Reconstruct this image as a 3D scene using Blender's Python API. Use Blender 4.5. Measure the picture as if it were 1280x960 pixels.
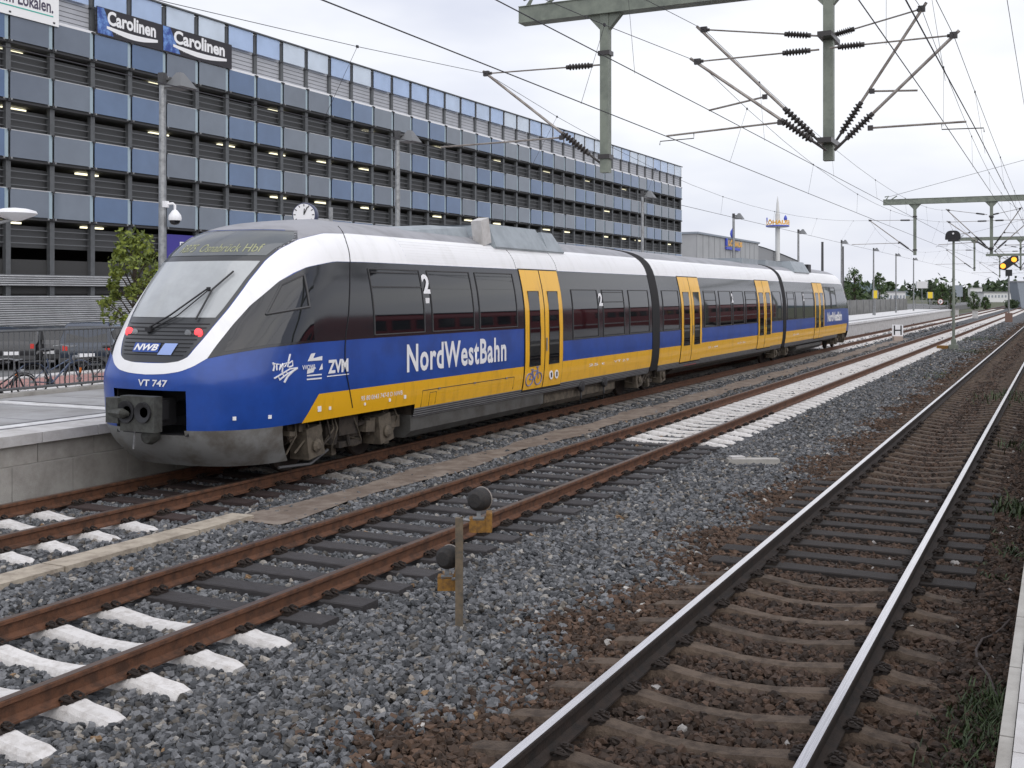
import bpy, math, random
import numpy as np
from mathutils import Vector, Matrix
R = math.radians
random.seed(7); rng = np.random.default_rng(7)
for o in list(bpy.data.objects): bpy.data.objects.remove(o)
sc = bpy.context.scene
col = sc.collection

# ---------------------------------------------------------------- camera, sky, sun, exposure
F = 1400.; ANG = math.atan(688 / F); H = 2.62; CA, SA = math.cos(ANG), math.sin(ANG); YV = 368.
cd = bpy.data.cameras.new('camera'); cam = bpy.data.objects.new('camera', cd); col.objects.link(cam)
cam.location = (0, 0, H); cam.rotation_euler = (R(90), 0, ANG)
cd.sensor_width = 36; cd.lens = F / 1280 * 36; cd.shift_y = -(480 - YV) / 1280; cd.clip_start = .05; cd.clip_end = 9000
sc.camera = cam
SUN_EL, SUN_AZ = 42, 122           # degrees; azimuth from +Y towards +X
w = bpy.data.worlds.new('World'); sc.world = w; w.use_nodes = True
nt = w.node_tree; nt.nodes.clear()
out = nt.nodes.new('ShaderNodeOutputWorld'); bg = nt.nodes.new('ShaderNodeBackground')
sky = nt.nodes.new('ShaderNodeTexSky'); sky.sky_type = 'NISHITA'; sky.sun_disc = False
sky.sun_elevation = R(SUN_EL); sky.sun_rotation = R(SUN_AZ); sky.air_density = 1; sky.dust_density = 2
tc = nt.nodes.new('ShaderNodeTexCoord'); mp = nt.nodes.new('ShaderNodeMapping'); mp.inputs['Scale'].default_value = (1, 1, 3.2)
nz = nt.nodes.new('ShaderNodeTexNoise'); nz.inputs['Scale'].default_value = 1.7; nz.inputs['Detail'].default_value = 5; nz.inputs['Roughness'].default_value = .52
rp = nt.nodes.new('ShaderNodeValToRGB')
rp.color_ramp.elements[0].position = .38; rp.color_ramp.elements[0].color = (.60, .63, .75, 1)
rp.color_ramp.elements[1].position = .66; rp.color_ramp.elements[1].color = (1, 1, 1.0, 1)
sc_ = nt.nodes.new('ShaderNodeMix'); sc_.data_type = 'RGBA'; sc_.blend_type = 'MULTIPLY'; sc_.inputs[0].default_value = 1
sc_.inputs[7].default_value = (8.6, 8.65, 8.9, 1)
mx = nt.nodes.new('ShaderNodeMix'); mx.data_type = 'RGBA'; mx.inputs[0].default_value = .9
nt.links.new(tc.outputs['Generated'], mp.inputs[0]); nt.links.new(mp.outputs[0], nz.inputs['Vector']); nt.links.new(nz.outputs['Fac'], rp.inputs[0])
nt.links.new(rp.outputs[0], sc_.inputs[6]); nt.links.new(sky.outputs[0], mx.inputs[6]); nt.links.new(sc_.outputs[2], mx.inputs[7])
nt.links.new(mx.outputs[2], bg.inputs[0]); bg.inputs[1].default_value = .1; nt.links.new(bg.outputs[0], out.inputs[0])
sd = bpy.data.lights.new('sun', 'SUN'); sd.energy = 1.5; sd.angle = R(110); sd.color = (1, .97, .93)
so = bpy.data.objects.new('sun', sd); col.objects.link(so)
so.rotation_euler = (R(90 - SUN_EL), 0, R(180 - SUN_AZ))
sc.view_settings.view_transform = 'Standard'; sc.view_settings.look = 'None'; sc.view_settings.exposure = .36; sc.view_settings.gamma = 1
sc.view_settings.use_curve_mapping = False

# pixel helpers: a pixel of the photograph gives a direction; the plane it meets gives the distance
def _ray(px, py):
    t = (px - 640) / F
    return t * CA - SA, t * SA + CA, (YV - py) / F
def atX(px, py, X):
    rx, ry, rz = _ray(px, py); k = X / rx; return Vector((X, k * ry, H + k * rz))
def atY(px, py, Y):
    rx, ry, rz = _ray(px, py); k = Y / ry; return Vector((k * rx, Y, H + k * rz))
def atZ(px, py, Z):
    rx, ry, rz = _ray(px, py); k = (Z - H) / rz; return Vector((k * rx, k * ry, Z))

# ---------------------------------------------------------------- helpers
MATS = {}
def mat(name, c, rough=.6, metal=0., var=.0, vscale=4., c2=None, bump=0., bscale=30., coat=0., rand=0., spec=.5, emit=None, stretch=None, alpha=1., trans=0., c2pos=(.42, .62)):
    if name in MATS: return MATS[name]
    m = bpy.data.materials.new(name); m.use_nodes = True; MATS[name] = m
    n = m.node_tree.nodes; l = m.node_tree.links; b = n['Principled BSDF']
    b.inputs['Roughness'].default_value = rough; b.inputs['Metallic'].default_value = metal
    b.inputs['Coat Weight'].default_value = coat; b.inputs['Coat Roughness'].default_value = .08
    b.inputs['Specular IOR Level'].default_value = spec
    b.inputs['Base Color'].default_value = (*c, 1)
    if trans: b.inputs['Transmission Weight'].default_value = trans
    if alpha < 1: b.inputs['Alpha'].default_value = alpha
    if emit: b.inputs['Emission Color'].default_value = (*c, 1); b.inputs['Emission Strength'].default_value = emit
    src = None
    if var or c2 or rand or bump:
        g = n.new('ShaderNodeNewGeometry'); vec = g.outputs['Position']
        if stretch:
            mpn = n.new('ShaderNodeMapping'); mpn.inputs['Scale'].default_value = stretch; l.new(vec, mpn.inputs[0]); vec = mpn.outputs[0]
    if var or c2:
        t = n.new('ShaderNodeTexNoise'); t.inputs['Scale'].default_value = vscale; t.inputs['Detail'].default_value = 6; t.inputs['Roughness'].default_value = .65
        l.new(vec, t.inputs['Vector'])
        r = n.new('ShaderNodeValToRGB'); r.color_ramp.elements[0].position = c2pos[0]; r.color_ramp.elements[1].position = c2pos[1]
        a = c2 if c2 else tuple(x * (1 - var) for x in c)
        bb = c if c2 else tuple(min(1, x * (1 + var)) for x in c)
        r.color_ramp.elements[0].color = (*bb, 1); r.color_ramp.elements[1].color = (*a, 1)
        l.new(t.outputs['Fac'], r.inputs[0]); src = r.outputs[0]
    if rand:
        oi = n.new('ShaderNodeObjectInfo'); hs = n.new('ShaderNodeHueSaturation'); mr = n.new('ShaderNodeMapRange')
        mr.inputs[3].default_value = 1 - rand; mr.inputs[4].default_value = 1 + rand
        l.new(oi.outputs['Random'], mr.inputs[0]); l.new(mr.outputs[0], hs.inputs['Value'])
        if src: l.new(src, hs.inputs['Color'])
        else: hs.inputs['Color'].default_value = (*c, 1)
        src = hs.outputs[0]
    if src: l.new(src, b.inputs['Base Color'])
    if bump:
        t2 = n.new('ShaderNodeTexNoise'); t2.inputs['Scale'].default_value = bscale; t2.inputs['Detail'].default_value = 5
        l.new(vec, t2.inputs['Vector']); bp = n.new('ShaderNodeBump'); bp.inputs['Strength'].default_value = bump; bp.inputs['Distance'].default_value = .02
        l.new(t2.outputs['Fac'], bp.inputs['Height']); l.new(bp.outputs[0], b.inputs['Normal'])
    return m

class MB:
    def __init__(s): s.v = []; s.f = []; s.m = []
    def add(s, vs, fs, mi=0):
        k = len(s.v); s.v += [tuple(p) for p in vs]; s.f += [tuple(i + k for i in f) for f in fs]; s.m += [mi] * len(fs); return s
    def box(s, c, d, rot=None, mi=0, taper=1.):
        x, y, z = d[0] / 2, d[1] / 2, d[2] / 2
        p = [Vector((a * x * (taper if cc > 0 else 1), b * y * (taper if cc > 0 else 1), cc * z)) for cc in (-1, 1) for a, b in ((-1, -1), (1, -1), (1, 1), (-1, 1))]
        if rot is not None: p = [rot @ q for q in p]
        c = Vector(c); p = [q + c for q in p]
        return s.add(p, [(3, 2, 1, 0), (4, 5, 6, 7), (0, 1, 5, 4), (1, 2, 6, 5), (2, 3, 7, 6), (3, 0, 4, 7)], mi)
    def b2(s, lo, hi, mi=0):
        return s.box([(a + b) / 2 for a, b in zip(lo, hi)], [abs(b - a) for a, b in zip(lo, hi)], None, mi)
    def tube(s, pts, r, n=6, mi=0, caps=True):
        pts = [Vector(p) for p in pts]; rs = r if isinstance(r, (list, tuple)) else [r] * len(pts)
        rings = []; up0 = None
        for i, p in enumerate(pts):
            d = (pts[min(i + 1, len(pts) - 1)] - pts[max(i - 1, 0)]).normalized()
            if up0 is None: up0 = d.orthogonal().normalized()
            u = (up0 - d * up0.dot(d))
            u = u.normalized() if u.length > 1e-5 else d.orthogonal().normalized()
            up0 = u; v = d.cross(u)
            rings.append([p + (u * math.cos(2 * math.pi * k / n) + v * math.sin(2 * math.pi * k / n)) * rs[i] for k in range(n)])
        vs = [q for rg in rings for q in rg]; fs = []
        for i in range(len(pts) - 1):
            for k in range(n):
                a, b = i * n + k, i * n + (k + 1) % n; fs.append((a, b, b + n, a + n))
        if caps: fs.append(tuple(reversed(range(n)))); fs.append(tuple(range((len(pts) - 1) * n, len(pts) * n)))
        return s.add(vs, fs, mi)
    def lathe(s, prof, c=(0, 0, 0), n=16, axis='Z', mi=0):
        c = Vector(c); vs = []; fs = []
        for r, h in prof:
            for k in range(n):
                a = 2 * math.pi * k / n; p = (r * math.cos(a), r * math.sin(a), h)
                if axis == 'X': p = (p[2], p[0], p[1])
                if axis == 'Y': p = (p[0], p[2], p[1])
                vs.append(c + Vector(p))
        for i in range(len(prof) - 1):
            for k in range(n):
                a, b = i * n + k, i * n + (k + 1) % n; fs.append((a, b, b + n, a + n))
        fs.append(tuple(reversed(range(n)))); fs.append(tuple(range((len(prof) - 1) * n, len(prof) * n)))
        return s.add(vs, fs, mi)
    def grid(s, P, mi=0, skip=None):
        P = np.asarray(P); a, b = P.shape[:2]; fs = []
        for i in range(a - 1):
            for j in range(b - 1):
                if skip and skip(i, j): continue
                fs.append((i * b + j, i * b + j + 1, (i + 1) * b + j + 1, (i + 1) * b + j))
        return s.add(P.reshape(-1, 3).tolist(), fs, mi)
    def prism(s, poly, vec, mi=0):
        """closed polygon of 3-D points extruded along vec"""
        p = [Vector(q) for q in poly]; n = len(p); vec = Vector(vec)
        return s.add(p + [q + vec for q in p], [tuple(range(n)), tuple(range(2 * n - 1, n - 1, -1))] + [(i, i + n, (i + 1) % n + n, (i + 1) % n) for i in range(n)], mi)
    def mesh(s, name, mats, smooth=False):
        me = bpy.data.meshes.new(name); me.from_pydata(s.v, [], s.f); mats = mats if isinstance(mats, (list, tuple)) else [mats]
        for m in mats: me.materials.append(m)
        if len(mats) > 1: me.polygons.foreach_set('material_index', s.m)
        if smooth:
            me.polygons.foreach_set('use_smooth', [True] * len(me.polygons)); me.update()
            try: me.set_sharp_from_angle(angle=R(38))
            except Exception: pass
        me.update(); return me
    def build(s, name, mats, parent=None, smooth=False, loc=None):
        return obj(name, s.mesh(name, mats, smooth), parent, loc)
def obj(name, me, parent=None, loc=None, rz=0):
    o = bpy.data.objects.new(name, me); col.objects.link(o)
    if parent: o.parent = parent
    if loc is not None: o.location = loc
    if rz: o.rotation_euler[2] = rz
    return o
def tag(o, label, cat, group=None):
    o['label'] = label; o['category'] = cat
    if group: o['group'] = group
    return o
def struct(o): o['kind'] = 'structure'; return o
def stuff(o): o['kind'] = 'stuff'; return o
def thing(name, label, cat, loc=(0, 0, 0), rz=0, group=None):
    o = bpy.data.objects.new(name, None); col.objects.link(o); o.location = loc; o.rotation_euler[2] = rz; o.empty_display_size = .2
    return tag(o, label, cat, group)
def clone(root, parent=None, loc=None, rz=None, label=None):
    c = root.copy(); col.objects.link(c); c.parent = parent
    if loc is not None: c.location = loc
    if rz is not None: c.rotation_euler[2] = rz
    if label: c['label'] = label
    for ch in root.children: clone(ch, c)
    return c
def text_mesh(body, bold=.0, shear=0., space=1.):
    cu = bpy.data.curves.new('t', 'FONT'); cu.body = body; cu.size = 1; cu.offset = bold; cu.shear = shear; cu.space_character = space; cu.resolution_u = 3
    o = bpy.data.objects.new('t', cu); col.objects.link(o); bpy.context.view_layer.update()
    me = bpy.data.meshes.new_from_object(o.evaluated_get(bpy.context.evaluated_depsgraph_get()))
    bpy.data.objects.remove(o); bpy.data.curves.remove(cu)
    return me
def text(body, fn, name, m, parent, bold=.0, shear=0., space=1.):
    """fn(u,v), u,v in 0..1 over the text's own box, gives the point on the surface that carries the writing"""
    me = text_mesh(body, bold, shear, space); co = np.array([v.co[:] for v in me.vertices])
    lo, hi = co.min(0), co.max(0); uv = (co - lo) / np.maximum(hi - lo, 1e-6)
    for v, (a, b, _) in zip(me.vertices, uv): v.co = fn(a, b)
    me.materials.clear(); me.materials.append(m); me.name = name
    return obj(name, me, parent)
def plane_fn(o, du, dv):
    o, du, dv = Vector(o), Vector(du), Vector(dv)
    return lambda u, v: o + du * u + dv * v

M = dict(
    rust=mat('rail_rust', (.14, .062, .032), .85, 0, c2=(.07, .034, .020), vscale=9, bump=.25, bscale=60),
    headdull=mat('rail_head_dull', (.16, .115, .09), .45, .6, c2=(.09, .06, .045), vscale=6, stretch=(30, .6, 30)),
    darkrust=mat('rail_rust_dark', (.03, .02, .015), .85, 0, c2=(.016, .012, .010), vscale=9, bump=.25, bscale=60),
    headshine=mat('rail_head_bright', (.72, .70, .71), .22, 1., var=.12, vscale=5, stretch=(40, .5, 40)),
    slwhite=mat('sleeper_white', (.66, .64, .62), .85, 0, c2=(.40, .37, .34), vscale=14, c2pos=(.45, .78), bump=.3, bscale=90, rand=.05),
    slgrey=mat('sleeper_grey', (.34, .33, .31), .9, 0, c2=(.2, .18, .16), vscale=10, bump=.4, bscale=70, rand=.1),
    slbrown=mat('sleeper_brown', (.098, .07, .05), .9, 0, c2=(.045, .03, .02), vscale=9, bump=.5, bscale=70, rand=.15),
    slwood=mat('sleeper_wood', (.06, .056, .058), .75, 0, c2=(.03, .026, .026), vscale=6, stretch=(1.5, 22, 22), bump=.5, bscale=25, rand=.15),
    slwoodr=mat('sleeper_wood_rusty', (.05, .03, .026), .8, 0, c2=(.028, .02, .02), vscale=6, stretch=(1.5, 22, 22), bump=.5, bscale=25, rand=.15),
    slwoodd=mat('sleeper_wood_dark', (.028, .022, .019), .8, 0, c2=(.016, .013, .012), vscale=6, stretch=(1.5, 22, 22), bump=.5, bscale=25, rand=.15),
    clip=mat('clip_iron', (.03, .022, .018), .8, .2),
    conc=mat('concrete', (.40, .385, .355), .88, 0, c2=(.25, .235, .21), vscale=2.2, bump=.25, bscale=60, rand=.05, c2pos=(.4, .7)),
    conclt=mat('concrete_pale', (.56, .55, .54), .85, 0, c2=(.38, .36, .34), vscale=3, bump=.2, bscale=80, rand=.05, c2pos=(.4, .75)),
    pave=mat('platform_paving', (.36, .36, .365), .85, 0, c2=(.27, .265, .26), vscale=1.2, bump=.15, bscale=60),
    pline=mat('platform_white', (.72, .72, .72), .8, 0, c2=(.52, .51, .5), vscale=4),
    pdark=mat('platform_dark', (.13, .13, .135), .85, 0, var=.2),
    steel=mat('galvanised', (.33, .34, .345), .45, .6, c2=(.22, .225, .23), vscale=9),
    sage=mat('sage_paint', (.22, .245, .20), .55, 0, c2=(.16, .18, .15), vscale=3),
    tubeal=mat('cantilever_tube', (.36, .33, .30), .5, .5, c2=(.22, .19, .17), vscale=4),
    insul=mat('insulator', (.045, .04, .038), .35),
    wire=mat('wire', (.05, .048, .055), .6, .4),
    black=mat('black_paint', (.018, .018, .02), .5, 0),
    darkgrey=mat('dark_grey', (.06, .06, .062), .6),
    red=mat('red_paint', (.36, .015, .02), .35, coat=.3),
    yellowbox=mat('yellow_box', (.28, .14, .022), .7, 0, c2=(.15, .075, .02), vscale=25),
    glassdark=mat('dark_glass', (.012, .013, .015), .04, 0, spec=.6),
)

# ---------------------------------------------------------------- ground and platforms
T1, T2, T3 = -11.1, -6.91, -2.06
def ballast_mat():
    m = bpy.data.materials.new('ballast_bed'); m.use_nodes = True; n = m.node_tree.nodes; l = m.node_tree.links; b = n['Principled BSDF']; b.inputs['Roughness'].default_value = .95
    g = n.new('ShaderNodeNewGeometry'); v = n.new('ShaderNodeTexVoronoi'); v.inputs['Scale'].default_value = 17
    l.new(g.outputs['Position'], v.inputs['Vector'])
    sep = n.new('ShaderNodeSeparateXYZ'); l.new(g.outputs['Position'], sep.inputs[0])
    nz2 = n.new('ShaderNodeTexNoise'); nz2.inputs['Scale'].default_value = 1.1; nz2.inputs['Detail'].default_value = 7; l.new(g.outputs['Position'], nz2.inputs['Vector'])
    ma = n.new('ShaderNodeMath'); ma.operation = 'MULTIPLY_ADD'; ma.inputs[1].default_value = 1.6; l.new(nz2.outputs['Fac'], ma.inputs[0]); l.new(sep.outputs['X'], ma.inputs[2])
    mr = n.new('ShaderNodeMapRange'); mr.inputs[1].default_value = -3.3; mr.inputs[2].default_value = -2.6; l.new(ma.outputs[0], mr.inputs[0])
    hs1 = n.new('ShaderNodeSeparateColor'); l.new(v.outputs['Color'], hs1.inputs[0])
    r1 = n.new('ShaderNodeValToRGB'); r2 = n.new('ShaderNodeValToRGB')
    for r, cs in ((r1, ((.045, .048, .054), (.15, .155, .162))), (r2, ((.026, .016, .010), (.07, .042, .027)))):
        r.color_ramp.elements[0].color = (*cs[0], 1); r.color_ramp.elements[1].color = (*cs[1], 1); l.new(hs1.outputs[0], r.inputs[0])
    mxx = n.new('ShaderNodeMix'); mxx.data_type = 'RGBA'; l.new(mr.outputs[0], mxx.inputs[0]); l.new(r1.outputs[0], mxx.inputs[6]); l.new(r2.outputs[0], mxx.inputs[7])
    l.new(mxx.outputs[2], b.inputs['Base Color'])
    bp = n.new('ShaderNodeBump'); bp.inputs['Strength'].default_value = 1; bp.inputs['Distance'].default_value = .05; bp.invert = True; l.new(v.outputs['Distance'], bp.inputs['Height']); l.new(bp.outputs[0], b.inputs['Normal'])
    return m
M['ballast'] = ballast_mat()
M['earth'] = mat('open_ground', (.10, .10, .06), .95, 0, c2=(.06, .075, .035), vscale=.15, bump=.4, bscale=3)
M['asphalt'] = mat('asphalt', (.17, .17, .17), .9, 0, c2=(.11, .11, .112), vscale=.8, bump=.2, bscale=50)
M['pinkpave'] = mat('pink_paving', (.40, .21, .19), .9, 0, c2=(.3, .16, .14), vscale=6)
MB().b2((-3500, -400, -1.3), (2500, 6000, -.32)).build('ground', M['earth']); struct(bpy.data.objects['ground'])
# ballast bed: a gently uneven sheet
xs = np.linspace(-13.4, .6, 57); ys = np.concatenate([np.linspace(-12, 45, 190), np.linspace(46, 330, 90)])
X, Y = np.meshgrid(xs, ys); Z = -.245 + .012 * np.sin(X * 3.1 + Y * 1.7) * np.cos(Y * 2.3 - X) + rng.normal(0, .004, X.shape)
struct(MB().grid(np.stack([X, Y, Z], -1)).build('ballast_bed', M['ballast']))
struct(MB().b2((-230, -60, -.31), (-23.1, 330, .02)).build('forecourt', M['asphalt']))
struct(MB().b2((-23.1, -60, -.31), (-17.35, 330, .56)).build('pavement', M['asphalt']))
struct(MB().b2((-22.6, 0, .5), (-20.2, 60, .566)).build('pavement', M['pinkpave']))
struct(MB().b2((-20.2, 0, .5), (-18.2, 60, .572)).build('pavement', M['conclt']))
struct(MB().b2((-23.3, 0, -.1), (-22.6, 60, .60)).build('kerb', M['conclt']))

# platform beside the train
P1 = -12.68; PH = .72; PEND = 152
p = MB().b2((-17.35, -25, -.4), (P1 - .42, PEND, PH)).build('platform', M['pave']); struct(p)
lo_me = MB().b2((-.42, 0, -.4), (0.06, 1.02, .30)).mesh('wall_block', M['conc'])
up_me = MB().b2((-.42, 0, .305), (-.02, .985, .575)).mesh('wall_panel', M['conc'])
cp_me = MB().b2((-.62, 0, .58), (.07, .985, PH + .004)).mesh('coping_slab', M['conclt'])
for i in range(-2, 60):
    yy = 4.0 + i * 1.0
    if yy > 36 and yy < 56: continue
    obj('wall_panel', up_me, p, (P1, yy, 0)); obj('coping_slab', cp_me, p, (P1, yy, 0))
for i in range(-2, 30): obj('wall_block', lo_me, p, (P1, 3.3 + i * 1.03, 0))
MB().b2((P1 - .42, 62, -.4), (P1 - .02, PEND, .575)).build('wall_face', M['conclt'], p)
MB().b2((P1 - .62, 64, .58), (P1 + .06, PEND, PH + .004)).build('coping_run', M['pline'], p)
MB().b2((P1 - 1.02, -20, PH - .1), (P1 - .74, 60, PH + .005)).build('guide_strip', M['pline'], p)
MB().b2((P1 - .74, -20, PH - .1), (P1 - .63, PEND, PH + .003)).build('joint_strip', M['pdark'], p)
MB().b2((P1 - 1.16, -20, PH - .1), (P1 - 1.03, PEND, PH + .003)).build('joint_strip', M['pdark'], p)
MB().b2((-17.2, 57, PH - .1), (P1 - 1.2, PEND - .1, PH + .006)).build('pale_paving', M['pline'], p)
q0 = atZ(60, 506, PH)
MB().b2((-16.9, q0.y - .16, PH - .1), (P1 - 1.2, q0.y + .16, PH + .005)).build('guide_strip', M['pline'], p)
MB().b2((-16.9, q0.y + .2, PH - .1), (P1 - 1.2, q0.y + .30, PH + .003)).build('joint_strip', M['pdark'], p)
for k in range(0, 26): MB().b2((-16.9, 6 + k * 1.5, PH - .1), (P1 - 1.2, 6.014 + k * 1.5, PH + .002)).build('paving_joint', M['pdark'], p)
# platform the photographer stands on
P2 = -.244
p2 = MB().b2((P2 + .9, -25, -.4), (6.2, 70, PH)).build('platform', M['pave']); struct(p2)
MB().b2((P2 + .02, -25, -.4), (P2 + .9, 70, .6)).build('wall_face', M['conc'], p2)
M['tact'] = mat('tactile_slab', (.47, .45, .42), .85, 0, c2=(.36, .34, .31), vscale=5, bump=.5, bscale=130, rand=.06)
kb = MB().b2((0, 0, .61), (.055, .985, PH - .012)).mesh('edge_stone', M['conc'])
ws = MB().b2((.06, 0, .61), (.19, .614, PH)).mesh('white_slab', M['conclt'])
ts = MB().b2((.19, 0, .61), (.89, .614, PH)).mesh('tactile_slab', M['tact'])
for i in range(-4, 30):
    obj('edge_stone', kb, p2, (P2, i * 1.0 + .3, 0))
for i in range(-6, 46):
    obj('white_slab', ws, p2, (P2, i * .625 + .1, 0)); obj('tactile_slab', ts, p2, (P2, i * .625 + .1, 0))

# ---------------------------------------------------------------- tracks
def rail_profile():
    h = [(.036, -.008), (.030, 0), (-.030, 0), (-.036, -.008), (-.036, -.036), (-.010, -.05), (-.009, -.125), (-.03, -.143), (-.070, -.15), (-.070, -.165), (.070, -.165), (.070, -.15), (.03, -.143), (.009, -.125), (.010, -.05), (.036, -.036)]
    return h
def rail_mesh(m, y0, y1):
    b = MB(); b.prism([(x, y0, z) for x, z in rail_profile()], (0, y1 - y0, 0)); return b.mesh('rail', m)
def sleeper_conc(m):
    st = [(-1.3, -.215, .075), (-1.22, -.19, .085), (-1.0, -.168, .085), (-.93, -.150, .085), (-.87, -.152, .085), (-.84, -.168, .085), (-.66, -.168, .085), (-.63, -.152, .085), (-.56, -.150, .083), (-.45, -.166, .08), (-.2, -.196, .075)]
    st = st + [(0, -.2, .075)] + [(-a, b, c) for a, b, c in reversed(st)]
    P = []
    for x, z, hw in st: P.append([(x, -hw - .055, -.30), (x, -hw - .012, z - .03), (x, -hw + .012, z), (x, hw - .012, z), (x, hw + .012, z - .03), (x, hw + .055, -.30)])
    b = MB().grid(np.array(P)); n = len(P); b.f += [tuple(range(5, -1, -1)), tuple(range((n - 1) * 6, n * 6))]; b.m += [0, 0]
    return b.mesh('sleeper', m, False)
def sleeper_wood(m):
    b = MB()
    P = []
    for i, x in enumerate(np.linspace(-1.3, 1.3, 9)):
        e = .003 * math.sin(i * 5.1); P.append([(x, -.13, -.3), (x, -.128, -.178 + e), (x, -.118, -.168 + e), (x, .118, -.168 - e), (x, .128, -.178 - e), (x, .13, -.3)])
    b.grid(np.array(P)); b.f += [tuple(range(5, -1, -1)), tuple(range(48, 54))]; b.m += [0, 0]
    return b.mesh('sleeper', m)
def clip_mesh(m):
    b = MB(); sx = 1
    b.box((.105, 0, -.158), (.10, .15, .02))
    for sy in (-1, 1):
        b.tube([(.105, sy * .045, -.16), (.105, sy * .045, -.098)], .016, 6)
        b.tube([(.105, sy * .045, -.125), (.105, sy * .045, -.108)], .028, 6)
        b.tube([(.055, sy * .05, -.140), (.09, sy * .075, -.115), (.15, sy * .07, -.125), (.16, sy * .035, -.14), (.12, sy * .02, -.12)], .010, 5)
    return b.mesh('rail_clip', m)
SL = dict(white=sleeper_conc(M['slwhite']), grey=sleeper_conc(M['slgrey']), brown=sleeper_conc(M['slbrown']), wood=sleeper_wood(M['slwood']), rwood=sleeper_wood(M['slwoodr']), dwood=sleeper_wood(M['slwoodd']))
CLIP = clip_mesh(M['clip'])
SLEEPERS = []      # (x, y) of every single sleeper, for the stones to keep clear
def track(xc, label, kind, y_first, y_single, rm, hm, clip_end=26):
    t = thing('railway_track', label, 'railway track', (xc, 0, 0))
    rme = rail_mesh(rm, -14, 330)
    hme = MB().grid(np.array([[(-.031, y, .0015), (.031, y, .0015)] for y in (-14, 330)])).mesh('running_surface', hm)
    for s in (-1, 1):
        r = obj('rail', rme, t, (s * .7525, 0, 0)); obj('running_surface', hme, r)
    y = y_first; k = 0
    while y < y_single:
        s = obj('sleeper', SL[kind(y)], t, (random.uniform(-.02, .02), y, random.uniform(-.004, .0)), random.uniform(-.008, .008)); SLEEPERS.append((xc, y))
        if y < clip_end:
            for sx in (-1, 1):
                for rz in (0, math.pi): obj('rail_clip', CLIP, s, (sx * .7525, 0, 0), rz)
        y += .6; k += 1
    b = MB()
    far = SL[kind(y + 10)]; vs = [v.co[:] for v in far.vertices]; fs = [tuple(pp.vertices) for pp in far.polygons]
    while y < 230: b.add([(a, c + y, d) for a, c, d in vs], fs); y += .6
    stuff(b.build('sleeper_row', far.materials[0], t))
    return t
k2 = lambda y: 'white' if (y < 7.7 or y > 20.4) else 'wood'
k1 = lambda y: 'white' if y < 10.3 else ('rwood' if y < 14.2 else ('grey' if y < 56 else 'white'))
k3 = lambda y: 'dwood' if 11.3 < y < 17 else 'brown'
track(T1, 'rusty railway track that the train stands on, along the platform wall', k1, 6.0 - .6 * 6, 70, M['rust'], M['headdull'])
track(T2, 'rust brown middle track with white and dark wooden sleepers in grey ballast', k2, 4.93 - .6 * 4, 88, M['rust'], M['headdull'])
track(T3, 'track with bright polished rail heads and brown dirty sleepers', k3, 2.0, 100, M['darkrust'], M['headshine'])

# cable trough and walkway between the tracks
tr = thing('cable_trough', 'pale concrete cable trough cover strip between train track and middle track', 'cable trough', (-9.28, 0, -.2))
M['trough'] = mat('trough_lid', (.40, .35, .28), .9, 0, c2=(.26, .22, .175), vscale=5, bump=.4, bscale=50, rand=.08)
lid = MB().box((0, .49, 0), (.34, .975, .1)).mesh('trough_lid', M['trough'])
for i in range(0, 10): obj('trough_lid', lid, tr, (random.uniform(-.008, .008), 1.3 + i * .99, random.uniform(-.006, .004)), random.uniform(-.01, .01))
M['walk'] = mat('walkway_dirt', (.15, .115, .09), .95, 0, c2=(.24, .20, .165), vscale=3.5, bump=.6, bscale=45)
X, Y = np.meshgrid(np.linspace(0, 1, 5), np.linspace(11.0, 75, 160))
wd = .34 + .08 * np.sin(Y * 1.3) + rng.normal(0, .03, Y.shape); Xc = -8.98 + (X - .5) * 2 * wd
struct(MB().grid(np.stack([Xc, Y, -.185 + .006 * np.sin(Y * 3 + X * 4)], -1)).build('walkway', M['walk']))

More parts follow.
